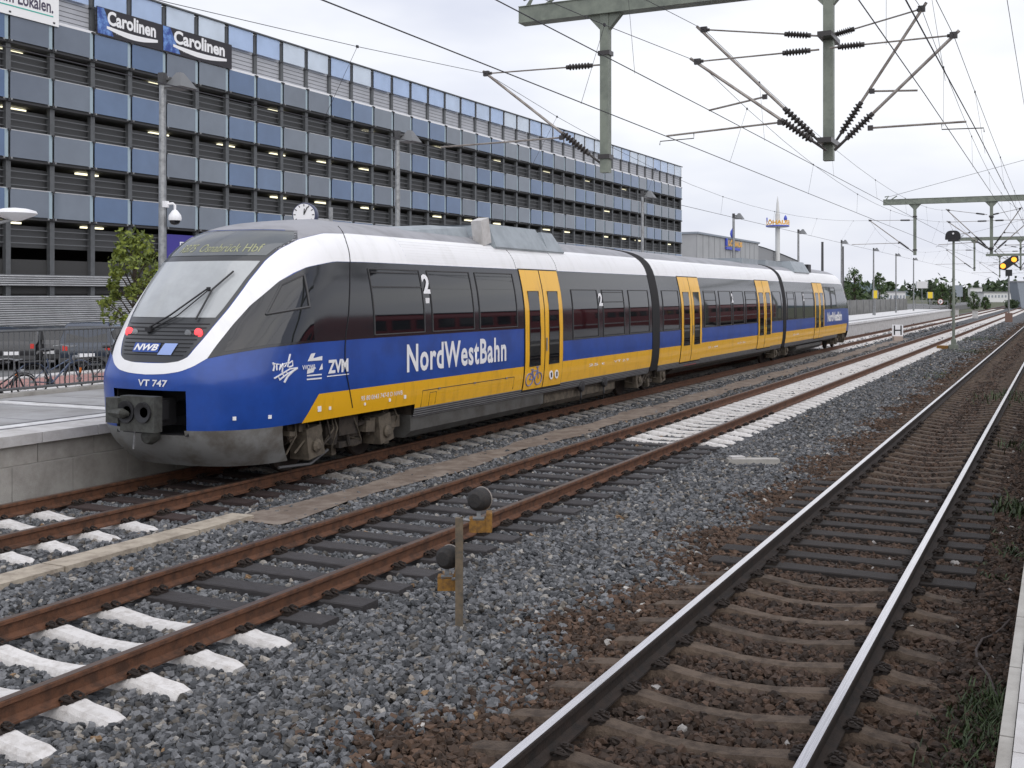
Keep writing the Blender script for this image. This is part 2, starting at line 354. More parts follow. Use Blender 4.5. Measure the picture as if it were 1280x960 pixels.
# ballast stones, too many to count: points with shape and colour, instanced
def stones():
    pts = []
    def field(d0, d1, dens, smin, smax):
        n = int(dens * (14) * (d1 * 1.25 + 2)); x = rng.uniform(-13.0, -.26, n); y = rng.uniform(-1.5, d1 * 1.25, n)
        xc = x * CA + y * SA; d = -x * SA + y * CA
        ok = (d > d0) & (d <= d1) & (np.abs(xc) < d * .457 * 1.10 + .7)
        x, y = x[ok], y[ok]
        s = rng.uniform(smin, smax, len(x)); pts.append(np.stack([x, y, s], 1))
    field(2.5, 9, 640, .019, .033); field(9, 14, 540, .021, .034); field(14, 22, 400, .023, .037); field(22, 36, 200, .027, .042); field(36, 60, 60, .033, .05); field(60, 110, 14, .05, .075)
    a = np.concatenate(pts); x, y, s = a.T
    keep = np.ones(len(x), bool)
    sl = np.array(SLEEPERS)
    for tcx in (T1, T2, T3):
        yy = np.sort(sl[sl[:, 0] == tcx][:, 1]); i = np.clip(np.searchsorted(yy, y), 1, len(yy) - 1)
        dy = np.minimum(np.abs(y - yy[i]), np.abs(y - yy[i - 1]))
        dirty = .085 if tcx == T3 else .12
        edge = np.where(tcx == T3, 1.14 + .16 * np.sin(y * 2.1), np.where(y < 10.3, 1.33, 1.27) + rng.normal(0, .015, len(y)))
        keep &= ~((np.abs(x - tcx) < edge) & (dy < dirty + .02 * rng.random(len(x))))
        for sx in (-1, 1): keep &= np.abs(x - tcx - sx * .7525) > .085
    keep &= ~((np.abs(x + 9.28) < .17) & (y < 11.2) & (y > 1)) & ~((np.abs(x + 8.98) < .3 + .06 * np.sin(y * 1.3)) & (y > 11) & (rng.random(len(x)) < .96))
    x, y, s = x[keep], y[keep], s[keep]; n = len(x)
    z = -.236 + rng.uniform(0, .03, n)
    z += np.where((np.abs(x - T2) < 1.5) | (np.abs(x - T1) < 1.5), -.012, 0)
    z += np.where((np.abs(x - T2) < 1.5) & (y > 20.4), -.03, 0)
    edge = -3.75 + .22 * np.sin(y * 1.9) + .15 * np.sin(y * 4.7 + 1) + rng.normal(0, .22, n)
    brown = x > edge
    v = rng.uniform(0, 1, n) ** 1.4
    g = np.stack([(.042 + .15 * v), (.045 + .151 * v), (.049 + .155 * v)], 1)
    warm = rng.random(n) < .12; g[warm] = g[warm] * np.array([1.15, 1.0, .82])
    pale = rng.random(n) < .03; g[pale] = g[pale] * .5 + np.array([.26, .24, .21])
    orange = rng.random(n) < .004; g[orange] = np.array([.22, .14, .075])
    bcol = np.stack([.030 + .082 * v, .0185 + .047 * v, .0115 + .029 * v], 1)
    pb = rng.random(n) < .006; bcol[pb] = np.array([.42, .40, .37])
    inner = (np.abs(x - T3) < .8) | (x > -1.1); bcol[inner] *= np.array([.72, .72, .74])
    c = np.where(brown[:, None], bcol, g)
    me = bpy.data.meshes.new('ballast_stones'); me.vertices.add(n); me.vertices.foreach_set('co', np.stack([x, y, z], 1).astype(np.float32).ravel())
    at = me.attributes.new('scl', 'FLOAT_VECTOR', 'POINT'); sv = s[:, None] * rng.uniform(.75, 1.3, (n, 3)) * np.array([1.1, 1.0, .85]); at.data.foreach_set('vector', sv.astype(np.float32).ravel())
    at = me.attributes.new('rot', 'FLOAT_VECTOR', 'POINT'); at.data.foreach_set('vector', (rng.uniform(-1, 1, (n, 3)) * np.array([.6, .6, 3.1])).astype(np.float32).ravel())
    at = me.attributes.new('idx', 'INT', 'POINT'); at.data.foreach_set('value', rng.integers(0, 8, n).astype(np.int32))
    at = me.attributes.new('col', 'FLOAT_VECTOR', 'POINT'); at.data.foreach_set('vector', c.astype(np.float32).ravel())
    o = obj('ballast_stones', me); stuff(o)
    o['label'] = 'loose crushed stone ballast, grey by the train, brown by the bright rails'
    m = bpy.data.materials.new('ballast_stone'); m.use_nodes = True; nn = m.node_tree.nodes; b = nn['Principled BSDF']; b.inputs['Roughness'].default_value = .82
    an = nn.new('ShaderNodeAttribute'); an.attribute_type = 'INSTANCER'; an.attribute_name = 'col'
    tx = nn.new('ShaderNodeTexNoise'); tx.inputs['Scale'].default_value = 60; tx.inputs['Detail'].default_value = 3
    gg = nn.new('ShaderNodeNewGeometry'); m.node_tree.links.new(gg.outputs['Position'], tx.inputs['Vector'])
    mr = nn.new('ShaderNodeMapRange'); mr.inputs[3].default_value = .7; mr.inputs[4].default_value = 1.3; m.node_tree.links.new(tx.outputs['Fac'], mr.inputs[0])
    vm = nn.new('ShaderNodeVectorMath'); vm.operation = 'SCALE'; m.node_tree.links.new(an.outputs['Vector'], vm.inputs[0]); m.node_tree.links.new(mr.outputs[0], vm.inputs['Scale'])
    m.node_tree.links.new(vm.outputs[0], b.inputs['Base Color'])
    ng = bpy.data.node_groups.new('stone_scatter', 'GeometryNodeTree')
    ng.interface.new_socket('Geometry', in_out='INPUT', socket_type='NodeSocketGeometry'); ng.interface.new_socket('Geometry', in_out='OUTPUT', socket_type='NodeSocketGeometry')
    N = ng.nodes; L = ng.links; gi = N.new('NodeGroupInput'); go = N.new('NodeGroupOutput')
    jn = N.new('GeometryNodeJoinGeometry')
    for k in range(8):
        ic = N.new('GeometryNodeMeshIcoSphere'); ic.inputs['Radius'].default_value = 1; ic.inputs['Subdivisions'].default_value = 1 if k < 5 else 2
        sp = N.new('GeometryNodeSetPosition'); tn = N.new('ShaderNodeTexNoise'); tn.inputs['Scale'].default_value = .85; tn.inputs['Detail'].default_value = 1
        ps = N.new('GeometryNodeInputPosition'); ad = N.new('ShaderNodeVectorMath'); ad.operation = 'ADD'; ad.inputs[1].default_value = (k * 7.3, k * 3.1, k * 5.7)
        L.new(ps.outputs[0], ad.inputs[0]); L.new(ad.outputs[0], tn.inputs['Vector'])
        su = N.new('ShaderNodeVectorMath'); su.operation = 'SUBTRACT'; su.inputs[1].default_value = (.5, .5, .5); L.new(tn.outputs['Color'], su.inputs[0])
        ml = N.new('ShaderNodeVectorMath'); ml.operation = 'SCALE'; ml.inputs['Scale'].default_value = 2.6; L.new(su.outputs[0], ml.inputs[0])
        L.new(ic.outputs['Mesh'], sp.inputs['Geometry']); L.new(ml.outputs[0], sp.inputs['Offset'])
        sm = N.new('GeometryNodeSetMaterial'); sm.inputs['Material'].default_value = m; L.new(sp.outputs[0], sm.inputs['Geometry'])
        gti = N.new('GeometryNodeGeometryToInstance'); L.new(sm.outputs[0], gti.inputs[0]); L.new(gti.outputs[0], jn.inputs[0])
    ip = N.new('GeometryNodeInstanceOnPoints'); ip.inputs['Pick Instance'].default_value = True
    def na(name, ty):
        a_ = N.new('GeometryNodeInputNamedAttribute'); a_.data_type = ty; a_.inputs['Name'].default_value = name; return a_.outputs['Attribute']
    L.new(gi.outputs[0], ip.inputs['Points']); L.new(jn.outputs[0], ip.inputs['Instance']); L.new(na('idx', 'INT'), ip.inputs['Instance Index'])
    L.new(na('rot', 'FLOAT_VECTOR'), ip.inputs['Rotation']); L.new(na('scl', 'FLOAT_VECTOR'), ip.inputs['Scale']); L.new(ip.outputs[0], go.inputs[0])
    md = o.modifiers.new('scatter', 'NODES'); md.node_group = ng
    return n
stones()

# ---------------------------------------------------------------- the train
TY = 11.0                                     # world y of the train's origin (coupler face)
M.update(
    blue=mat('train_blue', (.010, .058, .30), .35, 0, coat=.25, var=.14, vscale=1.5),
    yellow=mat('train_yellow', (.86, .46, .008), .38, 0, coat=.3, c2=(.64, .33, .012), vscale=2.2, stretch=(1, 2.5, .7), c2pos=(.52, .78)),
    twhite=mat('train_white', (.84, .84, .845), .4, 0, coat=.2, c2=(.72, .72, .71), vscale=1.6, stretch=(1, 2.5, .6), c2pos=(.5, .8)),
    troof=mat('train_roof', (.30, .30, .32), .5, 0, c2=(.22, .22, .23), vscale=1.5),
    tdark=mat('train_dark_band', (.018, .019, .022), .13, 0, coat=.2),
    tglass=mat('train_glass', (.008, .009, .011), .03, 0, spec=.75),
    tskirt=mat('train_skirt', (.085, .085, .08), .6, 0, c2=(.05, .046, .04), vscale=2.5),
    tspoiler=mat('train_spoiler', (.23, .235, .23), .45, 0, c2=(.13, .12, .105), vscale=2.2, coat=.1),
    trib=mat('train_rib', (.20, .205, .21), .5, 0, var=.1),
    grime=mat('bogie_grime', (.05, .04, .031), .9, 0, c2=(.024, .02, .017), vscale=6, bump=.4, bscale=30),
    grime2=mat('bogie_grime_pale', (.12, .10, .075), .9, 0, c2=(.06, .05, .037), vscale=6, bump=.4, bscale=30),
    coup=mat('coupler_grey', (.075, .078, .07), .6, .2, c2=(.045, .045, .04), vscale=12),
    rubber=mat('bellows_rubber', (.017, .017, .019), .7),
    letter=mat('lettering_white', (.82, .82, .83), .5),
    lampred=mat('tail_lamp', (.9, .06, .07), .3, 0, emit=1.2),
    display=mat('display_amber', (.30, .31, .17), .5, 0, emit=.1),
    seam=mat('seam_black', (.01, .01, .012), .6),
    iceblue=mat('pale_blue_print', (.30, .40, .72), .5),
    roofbox=mat('roof_unit', (.30, .335, .36), .45, 0, c2=(.24, .27, .29), vscale=3),
    wsglass=mat('windscreen_glass', (.40, .42, .43), .06, 0, spec=.8, var=.10, vscale=1.1),
    dispglass=mat('display_glass', (.10, .11, .115), .05, 0, spec=.8),
    grille=mat('front_grille', (.028, .03, .033), .35, 0, coat=.4),
)
WZ = [(.2, 1.2), (.55, 1.36), (.9, 1.43), (1.3, 1.46), (2.0, 1.458), (2.35, 1.447), (2.7, 1.40), (3.1, 1.31), (3.35, 1.22), (3.55, 1.05), (3.7, .8), (3.8, .5), (3.86, 0.01)]
SF = [(.2, 11.95), (.5, 11.58), (.75, 11.42), (1.5, 11.36), (1.9, 11.52), (2.3, 11.78), (3.15, 12.43), (3.45, 12.8), (3.64, 13.2), (3.78, 14.0), (3.86, 15.1)]
CZ = [(.2, 1.2), (.75, 1.35), (1.5, 1.5), (2.3, 1.7), (3.15, 1.7), (3.64, 1.4), (3.86, .6)]
def itp(t, z):
    return np.interp(z, [a for a, b in t], [b for a, b in t])
def smoothtab(t):                              # dense, slightly rounded version of a table
    zz = np.linspace(t[0][0], t[-1][0], 240); vv = itp(t, zz); k = np.ones(13) / 13
    pad = np.concatenate([2 * vv[0] - vv[6:0:-1], vv, 2 * vv[-1] - vv[-2:-8:-1]]); v2 = np.convolve(pad, k, 'valid'); v2[-1] = vv[-1]
    return list(zip(zz, v2))
WZ, SF, CZ = smoothtab(WZ), smoothtab(SF), smoothtab(CZ)
SEND = 16. - TY; NE = 2.6
def nose0(q, z):
    q = np.asarray(q, float); z = np.asarray(z, float) + 0 * q; sg = np.sign(q); a = np.abs(q)
    W = itp(WZ, z); s0 = itp(SF, z) - TY; c = itp(CZ, z); t = np.clip(a, 0, 1) * np.pi / 2
    X = W * np.sin(t) ** (2 / NE); S = s0 + c * (1 - np.maximum(np.cos(t), 0) ** (2 / NE))
    S = np.where(a > 1, s0 + c + (a - 1) * (SEND - s0 - c), S)
    return np.stack([sg * X, S, z], -1)
def nose(q, z, off=0.):
    P = nose0(q, z)
    if not off: return P
    e = 2e-3; zc = np.clip(z, .21, 3.85); dq = nose0(np.asarray(q) + e, z) - nose0(np.asarray(q) - e, z); dz = nose0(q, zc + e) - nose0(q, zc - e)
    n = np.cross(dq, dz); n /= np.maximum(np.linalg.norm(n, axis=-1, keepdims=True), 1e-9)
    return P + n * off
def side(s, z, off=0., sg=1):
    s = np.asarray(s, float); z = np.asarray(z, float) + 0 * s; W = itp(WZ, z); d = (itp(WZ, np.minimum(z + .02, 3.85)) - itp(WZ, z - .02)) / .04
    ln = np.sqrt(1 + d * d); return np.stack([sg * (W + off / ln), s, z - off * d / ln], -1)
def resample(pl, n):
    pl = np.array(pl, float); d = np.concatenate([[0], np.cumsum(np.linalg.norm(np.diff(pl, axis=0) * [1.6, 1], axis=1))]); t = np.linspace(0, d[-1], n)
    return np.stack([np.interp(t, d, pl[:, 0]), np.interp(t, d, pl[:, 1])], 1)
MIRS = None
def put(P, flip):                              # the tail car is the front car turned end for end
    if not flip: return P
    P = P.copy(); P[..., 1] = flip - P[..., 1]; return P
def nose_strip(lo, hi, name, m, par, off, nu=40, nv=6, flip=0, mir=False):
    a, b = resample(lo, nu), resample(hi, nu); t = np.linspace(0, 1, nv)[None, :, None]; g = a[:, None] * (1 - t) + b[:, None] * t
    q = g[..., 0] * (-1 if mir else 1)
    return MB().grid(put(nose(q, g[..., 1], off), flip)).build(name, m, par, True)
def rect(s0, s1, z0, z1, name, m, par, off=.006, sg=1, nz=None, smooth=True, skew=0.):
    nz = nz or max(2, int((z1 - z0) / .12) + 1); Z = np.linspace(z0, z1, nz)
    G = np.stack([np.stack([side(s, z, off, sg) for s in (s0 + skew * (z1 - z) / (z1 - z0), s1)]) for z in Z])
    return MB().grid(G).build(name, m, par, smooth)
train = thing('diesel_train', 'blue, yellow and white three-car diesel railcar train standing at the platform', 'train', (T1, TY, 0))
TAIL = 59.2 - TY + (11.36 - TY)                # mirror constant: tail tip at world y 59.2
A1, A2, A3, A4 = 27.95 - TY, 28.55 - TY, 43.25 - TY, 43.80 - TY
zl = np.concatenate([np.linspace(.80, 3.4, 40), np.linspace(3.43, 3.86, 14)])
qn = np.concatenate([np.linspace(-1, 1, 81)]); qn = np.concatenate([[-2, -1.5, -1.2], qn, [1.2, 1.5, 2]])
def pocket(i, j):
    return False
def end_car(flip, s_end):
    Q, Zz = np.meshgrid(qn, zl); P = nose(Q, Zz)
    c0 = side(np.full(len(zl), s_end), zl, 0, -1)[:, None]; c1 = side(np.full(len(zl), s_end), zl, 0, 1)[:, None]
    P = np.concatenate([c0, P, c1], 1)
    jq = np.concatenate([[-9], qn, [9]])
    sk = (lambda i, j: zl[i + 1] < 1.34 and abs(jq[j] + jq[j + 1]) / 2 < .215) if not flip else None
    b = MB().grid(put(P, flip), skip=sk)
    body = b.build('car_body', M['blue'], train, True)
    nl = .013
    # grey spoiler below the nose
    zs = np.linspace(.26, .80, 9); qs = np.linspace(-.93, .93, 50); Q, Zz = np.meshgrid(qs, zs)
    sk2 = (lambda i, j: zs[i + 1] > .76 and abs(qs[j]) < .2) if not flip else None
    MB().grid(put(nose(Q, Zz), flip), skip=sk2).build('spoiler', M['tspoiler'], train, True)
    if not flip:
        MB().b2((-.62, .5, .72), (.62, .52 + .9, .74)).b2((-.62, 1.35, .72), (.62, 1.4, 1.36)).b2((-.62, .45, 1.345), (.62, 1.4, 1.36)).b2((-.64, .5, .72), (-.62, 1.4, 1.36)).b2((.62, .5, .72), (.64, 1.4, 1.36)).build('coupler_pocket', M['black'], train)
    outer = [(0, 1.54), (.09, 1.555), (.18, 1.59), (.257, 1.66), (.333, 1.767), (.375, 2.0), (.413, 2.215), (.47, 2.468), (.60, 2.80), (.69, 2.93), (.77, 3.015), (.965, 3.116), (1.3, 3.125), (2, 3.125)]
    inner = [(0, 1.69), (.08, 1.695), (.16, 1.725), (.207, 1.785), (.257, 1.995), (.295, 2.2), (.335, 2.405), (.397, 2.82), (.457, 3.10), (.527, 3.277), (.655, 3.43), (.857, 3.545), (1.1, 3.575), (2, 3.58)]
    for mir in (False, True):
        nose_strip(inner, outer, 'white_arch', M['twhite'], train, .004, 90, 6, flip, mir)
        cabtop = [(.333, 1.767), (.375, 2.0), (.413, 2.215), (.47, 2.468), (.60, 2.80), (.77, 3.01), (.965, 3.11), (1.3, 3.12), (2, 3.12)]
        cabbot = [(.334, 1.762), (.42, 1.80), (.53, 1.84), (.7, 1.89), (1.0, 1.93), (1.4, 1.94), (2, 1.94)]
        nose_strip(cabbot, cabtop, 'dark_band', M['tdark'], train, .003, 60, 10, flip, mir)
        nose_strip([(.43, 1.85), (.52, 1.875), (.7, 1.93), (1.0, 1.97)], [(.43, 2.25), (.53, 2.60), (.68, 2.84), (.82, 2.95)], 'cab_window', M['tglass'], train, .006, 30, 10, flip, mir)
        if not mir:
            fr = MB()
            ip = [(.60, 2.34), (.625, 2.75), (.765, 2.90), (.88, 2.44)]
            for k in range(4):
                a, bb = ip[k], ip[(k + 1) % 4]
                fr.tube([put(nose(a[0] * (1 - t) + bb[0] * t, a[1] * (1 - t) + bb[1] * t, .012), flip) for t in np.linspace(0, 1, 5)], .018, 5)
            fr.build('window_frame', M['darkgrey'], train)
    for mir in (False, True):
        nose_strip([(.50, 3.25), (.527, 3.285), (.655, 3.437), (.857, 3.552), (1.1, 3.578), (2, 3.581)], [(.50, 3.59), (.55, 3.59), (.655, 3.59), (.857, 3.59), (1.1, 3.59), (2, 3.59)], 'roof', M['troof'], train, .0026, 50, 6, flip, mir)
    # windscreen, front grille, destination display
    ins = np.array([(1.70, .155), (1.785, .20), (1.995, .25), (2.2, .288), (2.405, .328), (2.82, .39), (3.10, .45), (3.277, .52), (3.43, .645), (3.56, .62)])
    def rows(z0, z1, shrink, name, m, off, n=20):
        Z = np.linspace(z0, z1, n); ww = np.interp(Z, ins[:, 0], ins[:, 1]) - shrink
        return MB().grid(put(np.stack([nose(np.linspace(-a, a, 31), np.full(31, z), off) for z, a in zip(Z, ww)]), flip)).build(name, m, train, True)
    rows(1.70, 3.565, 0, 'front_mask', M['grille'], .003, 44)
    ws = rows(2.30, 3.09, .028, 'windscreen', M['wsglass'], .008)
    rows(3.17, 3.54, .03, 'destination_display', M['dispglass'], .008, 12)
    for sg in (-1, 1):
        c = put(nose(np.array(sg * .215), np.array(2.09), .01), flip)
        lm = MB().lathe([(.0, -.02), (.065, -.02), (.07, .005), (.05, .016), (.0, .018)], (0, 0, 0), 14, 'Y').mesh('tail_lamp', M['lampred'], True)
        o = obj('tail_lamp', lm, train, c)
        o.rotation_euler = (0, 0, 0 if flip else math.pi)
        c = put(nose(np.array(sg * .15), np.array(2.085), .008), flip)
        o = obj('head_lamp', MB().lathe([(.0, -.02), (.05, -.02), (.055, .003), (.04, .01), (.0, .012)], (0, 0, 0), 14, 'Y').mesh('head_lamp', M['steel'], True), train, c); o.rotation_euler = (0, 0, 0 if flip else math.pi)
    for k in range(9):
        z = 1.80 + k * .052; a = np.interp(z, ins[:, 0], ins[:, 1]) - .03
        MB().tube([put(nose(np.array(q), np.array(z), .006), flip) for q in np.linspace(-a, a, 21)], .008, 4).build('grille_bar', M['black'], train)
    # roof skin
    Q, Zz = np.meshgrid(np.linspace(-2, 2, 90), np.linspace(3.575, 3.857, 9)); MB().grid(put(nose(Q, Zz, .003), flip)).build('roof', M['troof'], train, True)
    return body, ws
body, ws = end_car(0, A1)
end_car(TAIL, TAIL - A4)
# wiper on the windscreen
wp = MB(); n_ = lambda q, z, o: Vector(nose(np.array(q), np.array(z), o))
wp.tube([n_(-.055, 2.14, .03), n_(.02, 2.3, .06), n_(.16, 2.66, .07)], .013, 5).tube([n_(-.03, 2.13, .03), n_(.06, 2.3, .06), n_(.17, 2.64, .07)], .009, 5)
wp.tube([n_(.17, 2.26, .045), n_(.185, 2.66, .05), n_(.27, 2.92, .045)], .014, 5).box(n_(-.045, 2.12, .03), (.1, .06, .06)).box(n_(.165, 2.655, .06), (.05, .03, .06))
wp.build('wiper', M['black'], ws)
def hf(q0, q1, z0, z1, o=.012):
    g_ = lambda q: math.copysign(math.sin(abs(q) * math.pi / 2) ** (2 / NE), q)
    a, b = g_(q0), g_(q1)
    def fn(u, v):
        x = a + (b - a) * u; q = math.copysign(math.asin(min(1, abs(x) ** (NE / 2))) * 2 / math.pi, x)
        return Vector(nose(np.array(q), np.array(z0 + (z1 - z0) * v), o))
    return fn
text('RB75  Osnabrück Hbf', hf(-.20, .40, 3.22, 3.34), 'display_text', M['display'], train, 0, .1)
text('VT 747', hf(-.022, .115, 1.385, 1.475), 'fleet_number', M['letter'], train, .02, .1)
G = np.stack([nose(np.linspace(-.10, .025, 8), np.full(8, z), .017) for z in np.linspace(1.83, 1.95, 4)]); MB().grid(G).build('logo_plate', M['blue'], train)
G = np.stack([nose(np.linspace(.025 + k, .10 + k, 5), np.full(5, z), .0175) for z, k in zip(np.linspace(1.80, 1.95, 4), np.linspace(0, .02, 4))]); MB().grid(G).build('logo_plate', M['iceblue'], train)
text('NWB', hf(-.093, .02, 1.85, 1.935, .021), 'logo_text', M['letter'], train, .035, .25)
# bands along the straight sides
def bands(s0, s1, segs, sg=1):
    """segs: (s_a, s_b, blue_top)"""
    for a, b, bt in segs: rect(a, b, bt, 3.12, 'dark_band', M['tdark'], train, .003, sg, 12)
    rect(s0, s1, 3.125, 3.58, 'white_band', M['twhite'], train, .004, sg, 10)
    for k in range(8): rect(s0, s1, 3.17 + k * .048, 3.178 + k * .048, 'corrugation', M['twhite'], train, .012, sg, 2)
    P = []
    for z in np.linspace(3.575, 3.857, 9): P.append([side(s, z, .003, sg) for s in (s0, s1)])
    MB().grid(np.array(P)).build('roof', M['troof'], train, True)
W_ = lambda y: y - TY
LOW, HIGH = 1.62, 1.94
dF, dM1, dM2, dR = (W_(20.2), W_(22.07)), (W_(30.45), W_(32.4)), (W_(39.32), W_(41.33)), (W_(49.41), W_(51.5))
TS = TAIL - SEND
for sg in (1, -1):
    bands(SEND, A1, [(SEND, dF[1], HIGH), (dF[1], A1, LOW)], sg)
    bands(A2, A3, [(A2, A3, LOW)], sg)
    bands(A4, TS, [(A4, dR[0], LOW), (dR[0], TS, HIGH)], sg)
    rect(12.95 - TY + .35, A1, .79, 1.18, 'yellow_band', M['yellow'], train, .003, sg, skew=-.35)
    rect(W_(16.05), A1, .72, .902, 'yellow_band', M['yellow'], train, .003, sg)
    rect(A2, A3, .72, 1.18, 'yellow_band', M['yellow'], train, .003, sg)
    rect(A4, TAIL - 2.1, .72, 1.18, 'yellow_band', M['yellow'], train, .003, sg)
# mid car body
zz = np.concatenate([zl]); P = [[side(s, z, 0, 1) for s in (A2, A3)] for z in zz]; P2_ = [[side(s, z, 0, -1) for s in (A2, A3)] for z in zz[::-1]]
MB().grid(np.array(P + P2_)).build('car_body', M['blue'], train, True)
# nose side of the yellow band is skewed; windows
def window(y0, y1, z0, z1, vent=False, off=.006):
    w_ = rect(W_(y0), W_(y1), z0, z1, 'window', M['tglass'], train, off, 1, 10)
    f = MB(); r = lambda s, z: Vector(side(np.array(s), np.array(z), off + .004)); a, b = W_(y0), W_(y1)
    Zs = np.linspace(z0, z1, 8)
    f.tube([r(a, z) for z in Zs], .012, 4).tube([r(b, z) for z in Zs], .012, 4).tube([r(a, z0), r(b, z0)], .012, 4).tube([r(a, z1), r(b, z1)], .012, 4)
    if vent: f.tube([r(a, z1 - .28), r(b, z1 - .28)], .014, 4).tube([r(a + .05, z1 - .05), r(b - .05, z1 - .05)], .01, 4)
    f.build('window_frame', M['darkgrey'], w_)
for y0, y1, v in ((14.75, 16.28, 1), (16.55, 18.05, 0), (18.28, 19.85, 0)): window(y0, y1, 1.99, 3.02, v)
for y0, y1, v in ((22.66, 24.15, 0), (24.48, 25.87, 1), (26.25, 27.7, 0)): window(y0, y1, 1.64, 2.72, v)
for y0, y1, v in ((28.85, 30.25, 0), (32.75, 34.0, 1), (34.4, 35.75, 0), (35.98, 37.35, 0), (37.65, 39.15, 1), (41.6, 42.95, 0)): window(y0, y1, 1.64, 2.72, v)
for y0, y1, v in ((44.05, 45.3, 1), (45.6, 46.95, 0), (47.2, 49.2, 1)): window(y0, y1, 1.64, 2.72, v)
for y0, y1, v in ((51.8, 53.1, 0), (53.35, 54.5, 1)): window(y0, y1, 1.99, 2.95, v)
def door(d, bike=False):
    a, b = d; mid = (a + b) / 2
    rect(a - .03, b + .03, .66, 3.14, 'door_surround', M['seam'], train, .007, 1, 20)
    for s0, s1 in ((a, mid - .02), (mid + .02, b)):
        l = rect(s0, s1, .70, 3.11, 'door_leaf', M['yellow'], train, .016, 1, 22)
        rect(s0 + .2, s1 - .2, 1.17, 2.68, 'door_pane', M['tglass'], l, .021, 1, 12)
        h = MB(); h.tube([Vector(side(np.array(s), np.array(z), .021)) for s, z in ((s0 + .2, 1.17), (s1 - .2, 1.17), (s1 - .2, 1.9), (s1 - .2, 2.68), (s0 + .2, 2.68), (s0 + .2, 1.9), (s0 + .2, 1.17))], .012, 4); h.build('pane_seal', M['seam'], l)
    rect(mid + .045, mid + .105, 1.45, 1.72, 'door_button', M['steel'], l, .030, 1, 4)
    return l
ld = door(dF); door(dM1); door(dM2); door(dR)
# bicycle symbol and small round stickers on the first door
def side_fn(y0, y1, z0, z1, off=.02): return lambda u, v: Vector(side(np.array(W_(y0) + (W_(y1) - W_(y0)) * u), np.array(z0 + (z1 - z0) * v), off))
sym = MB(); g = side_fn(20.27, 21.02, .78, 1.14, .024)
def ring(cx, cy, rx, ry): sym.tube([g(cx + rx * math.cos(t), cy + ry * math.sin(t)) for t in np.linspace(0, 2 * math.pi, 18)], .012, 4)
ring(.22, .34, .22, .34); ring(.78, .34, .22, .34)
for a, b in (((.22, .34), (.36, .82)), ((.36, .82), (.5, .34)), ((.22, .34), (.5, .34)), ((.5, .34), (.70, .80)), ((.36, .80), (.70, .80)), ((.78, .34), (.68, 1.0)), ((.6, 1.), (.76, 1.)), ((.28, .9), (.44, .9))): sym.tube([g(*a), g(*b)], .012, 4)
sym.build('bicycle_symbol', mat('symbol_blue', (.16, .2, .42), .5), train)
for y in (21.5, 21.78):
    c = side_fn(y, y + 1, .93, 2, .02)(0, 0); MB().lathe([(0, 0), (.095, 0), (.095, .006), (0, .007)], c, 14, 'X').build('sticker', M['letter'], train)
    MB().b2((c.x, c.y - .03, c.z - .05), (c.x + .012, c.y + .03, c.z + .05)).build('sticker_print', M['black'], train)
# lettering
text('NordWestBahn', side_fn(15.70, 19.35, 1.335, 1.80, .009), 'lettering', M['letter'], train, .026, 0, 1.10)
text('NordWestBahn', side_fn(52.3, 56.0, 1.36, 1.8, .009), 'lettering', M['letter'], train, .03, 0, .93)
text('95 80 0643 747-8 D NWB', side_fn(14.40, 15.60, .985, 1.06, .008), 'lettering', M['letter'], train, .01)
text('2', side_fn(16.31, 16.56, 2.63, 2.96, .016), 'class_number', M['letter'], train, .04)
for y, z0 in ((24.2, 2.35), (35.8, 2.35), (47.0, 2.35)): text('2', side_fn(y, y + .25, z0, z0 + .30, .016), 'class_number', M['letter'], train, .04)
MB().b2((1.41, W_(16.36), 2.47), (1.437, W_(16.48), 2.56)).build('pictogram', M['letter'], train)
text('ZVM', side_fn(13.50, 14.02, 1.46, 1.66, .012), 'logo_text', M['letter'], train, .04)
rect(W_(13.48), W_(14.04), 1.415, 1.43, 'logo_line', M['letter'], train, .008, 1, 2)
text('VVOWL', side_fn(12.86, 13.18, 1.555, 1.62, .03), 'logo_text', M['letter'], train, .02)
def poly_on(pts, name):
    b = MB(); b.add([nose(np.array(q), np.array(z), .009) for q, z in pts], [tuple(range(len(pts)))]); return b.build(name, M['letter'], train)
def PX(px, py):                                # pixel on the photograph to a place on the nose skin
    e = (PIM[..., 0] - px) ** 2 + (PIM[..., 1] - py) ** 2; i = np.unravel_index(np.argmin(e), e.shape); return float(PQ[i]), float(PZ[i])
PQ, PZ = np.meshgrid(np.linspace(.05, 1.9, 700), np.linspace(.9, 2.2, 400)); _P = nose(PQ, PZ) + np.array([T1, TY, 0])
_xc = _P[..., 0] * CA + _P[..., 1] * SA; _d = -_P[..., 0] * SA + _P[..., 1] * CA; PIM = np.stack([640 + F * _xc / _d, YV - F * (_P[..., 2] - H) / _d], -1)
zp = lambda pts: [PX(330 + x / 10.667, 430 + y / 10.667) for x, y in pts]
poly_on(zp([(575, 230), (620, 130), (680, 118), (650, 190), (770, 160), (770, 215)]), 'logo_shape')
poly_on(zp([(565, 400), (570, 340), (680, 305), (655, 375)]), 'logo_shape')
poly_on(zp([(725, 350), (770, 250), (775, 335)]), 'logo_shape')
for y in (415, 465): poly_on(zp([(565, y + 18), (565, y), (765, y - 20), (765, y)]), 'logo_line')
mb_ = MB()
def stroke(pts, r): mb_.tube([nose(np.array(a), np.array(b), .006) for a, b in zp(pts)], r, 4)
stroke([(115, 250), (135, 300), (120, 360)], .012); stroke([(130, 260), (165, 270), (165, 350)], .012); stroke([(170, 270), (215, 270), (200, 350), (250, 260)], .012)
stroke([(250, 260), (240, 380)], .011); stroke([(255, 270), (300, 250), (270, 310)], .011); stroke([(345, 135), (325, 220), (310, 310)], .012); stroke([(320, 260), (375, 225), (380, 290), (330, 310)], .012)
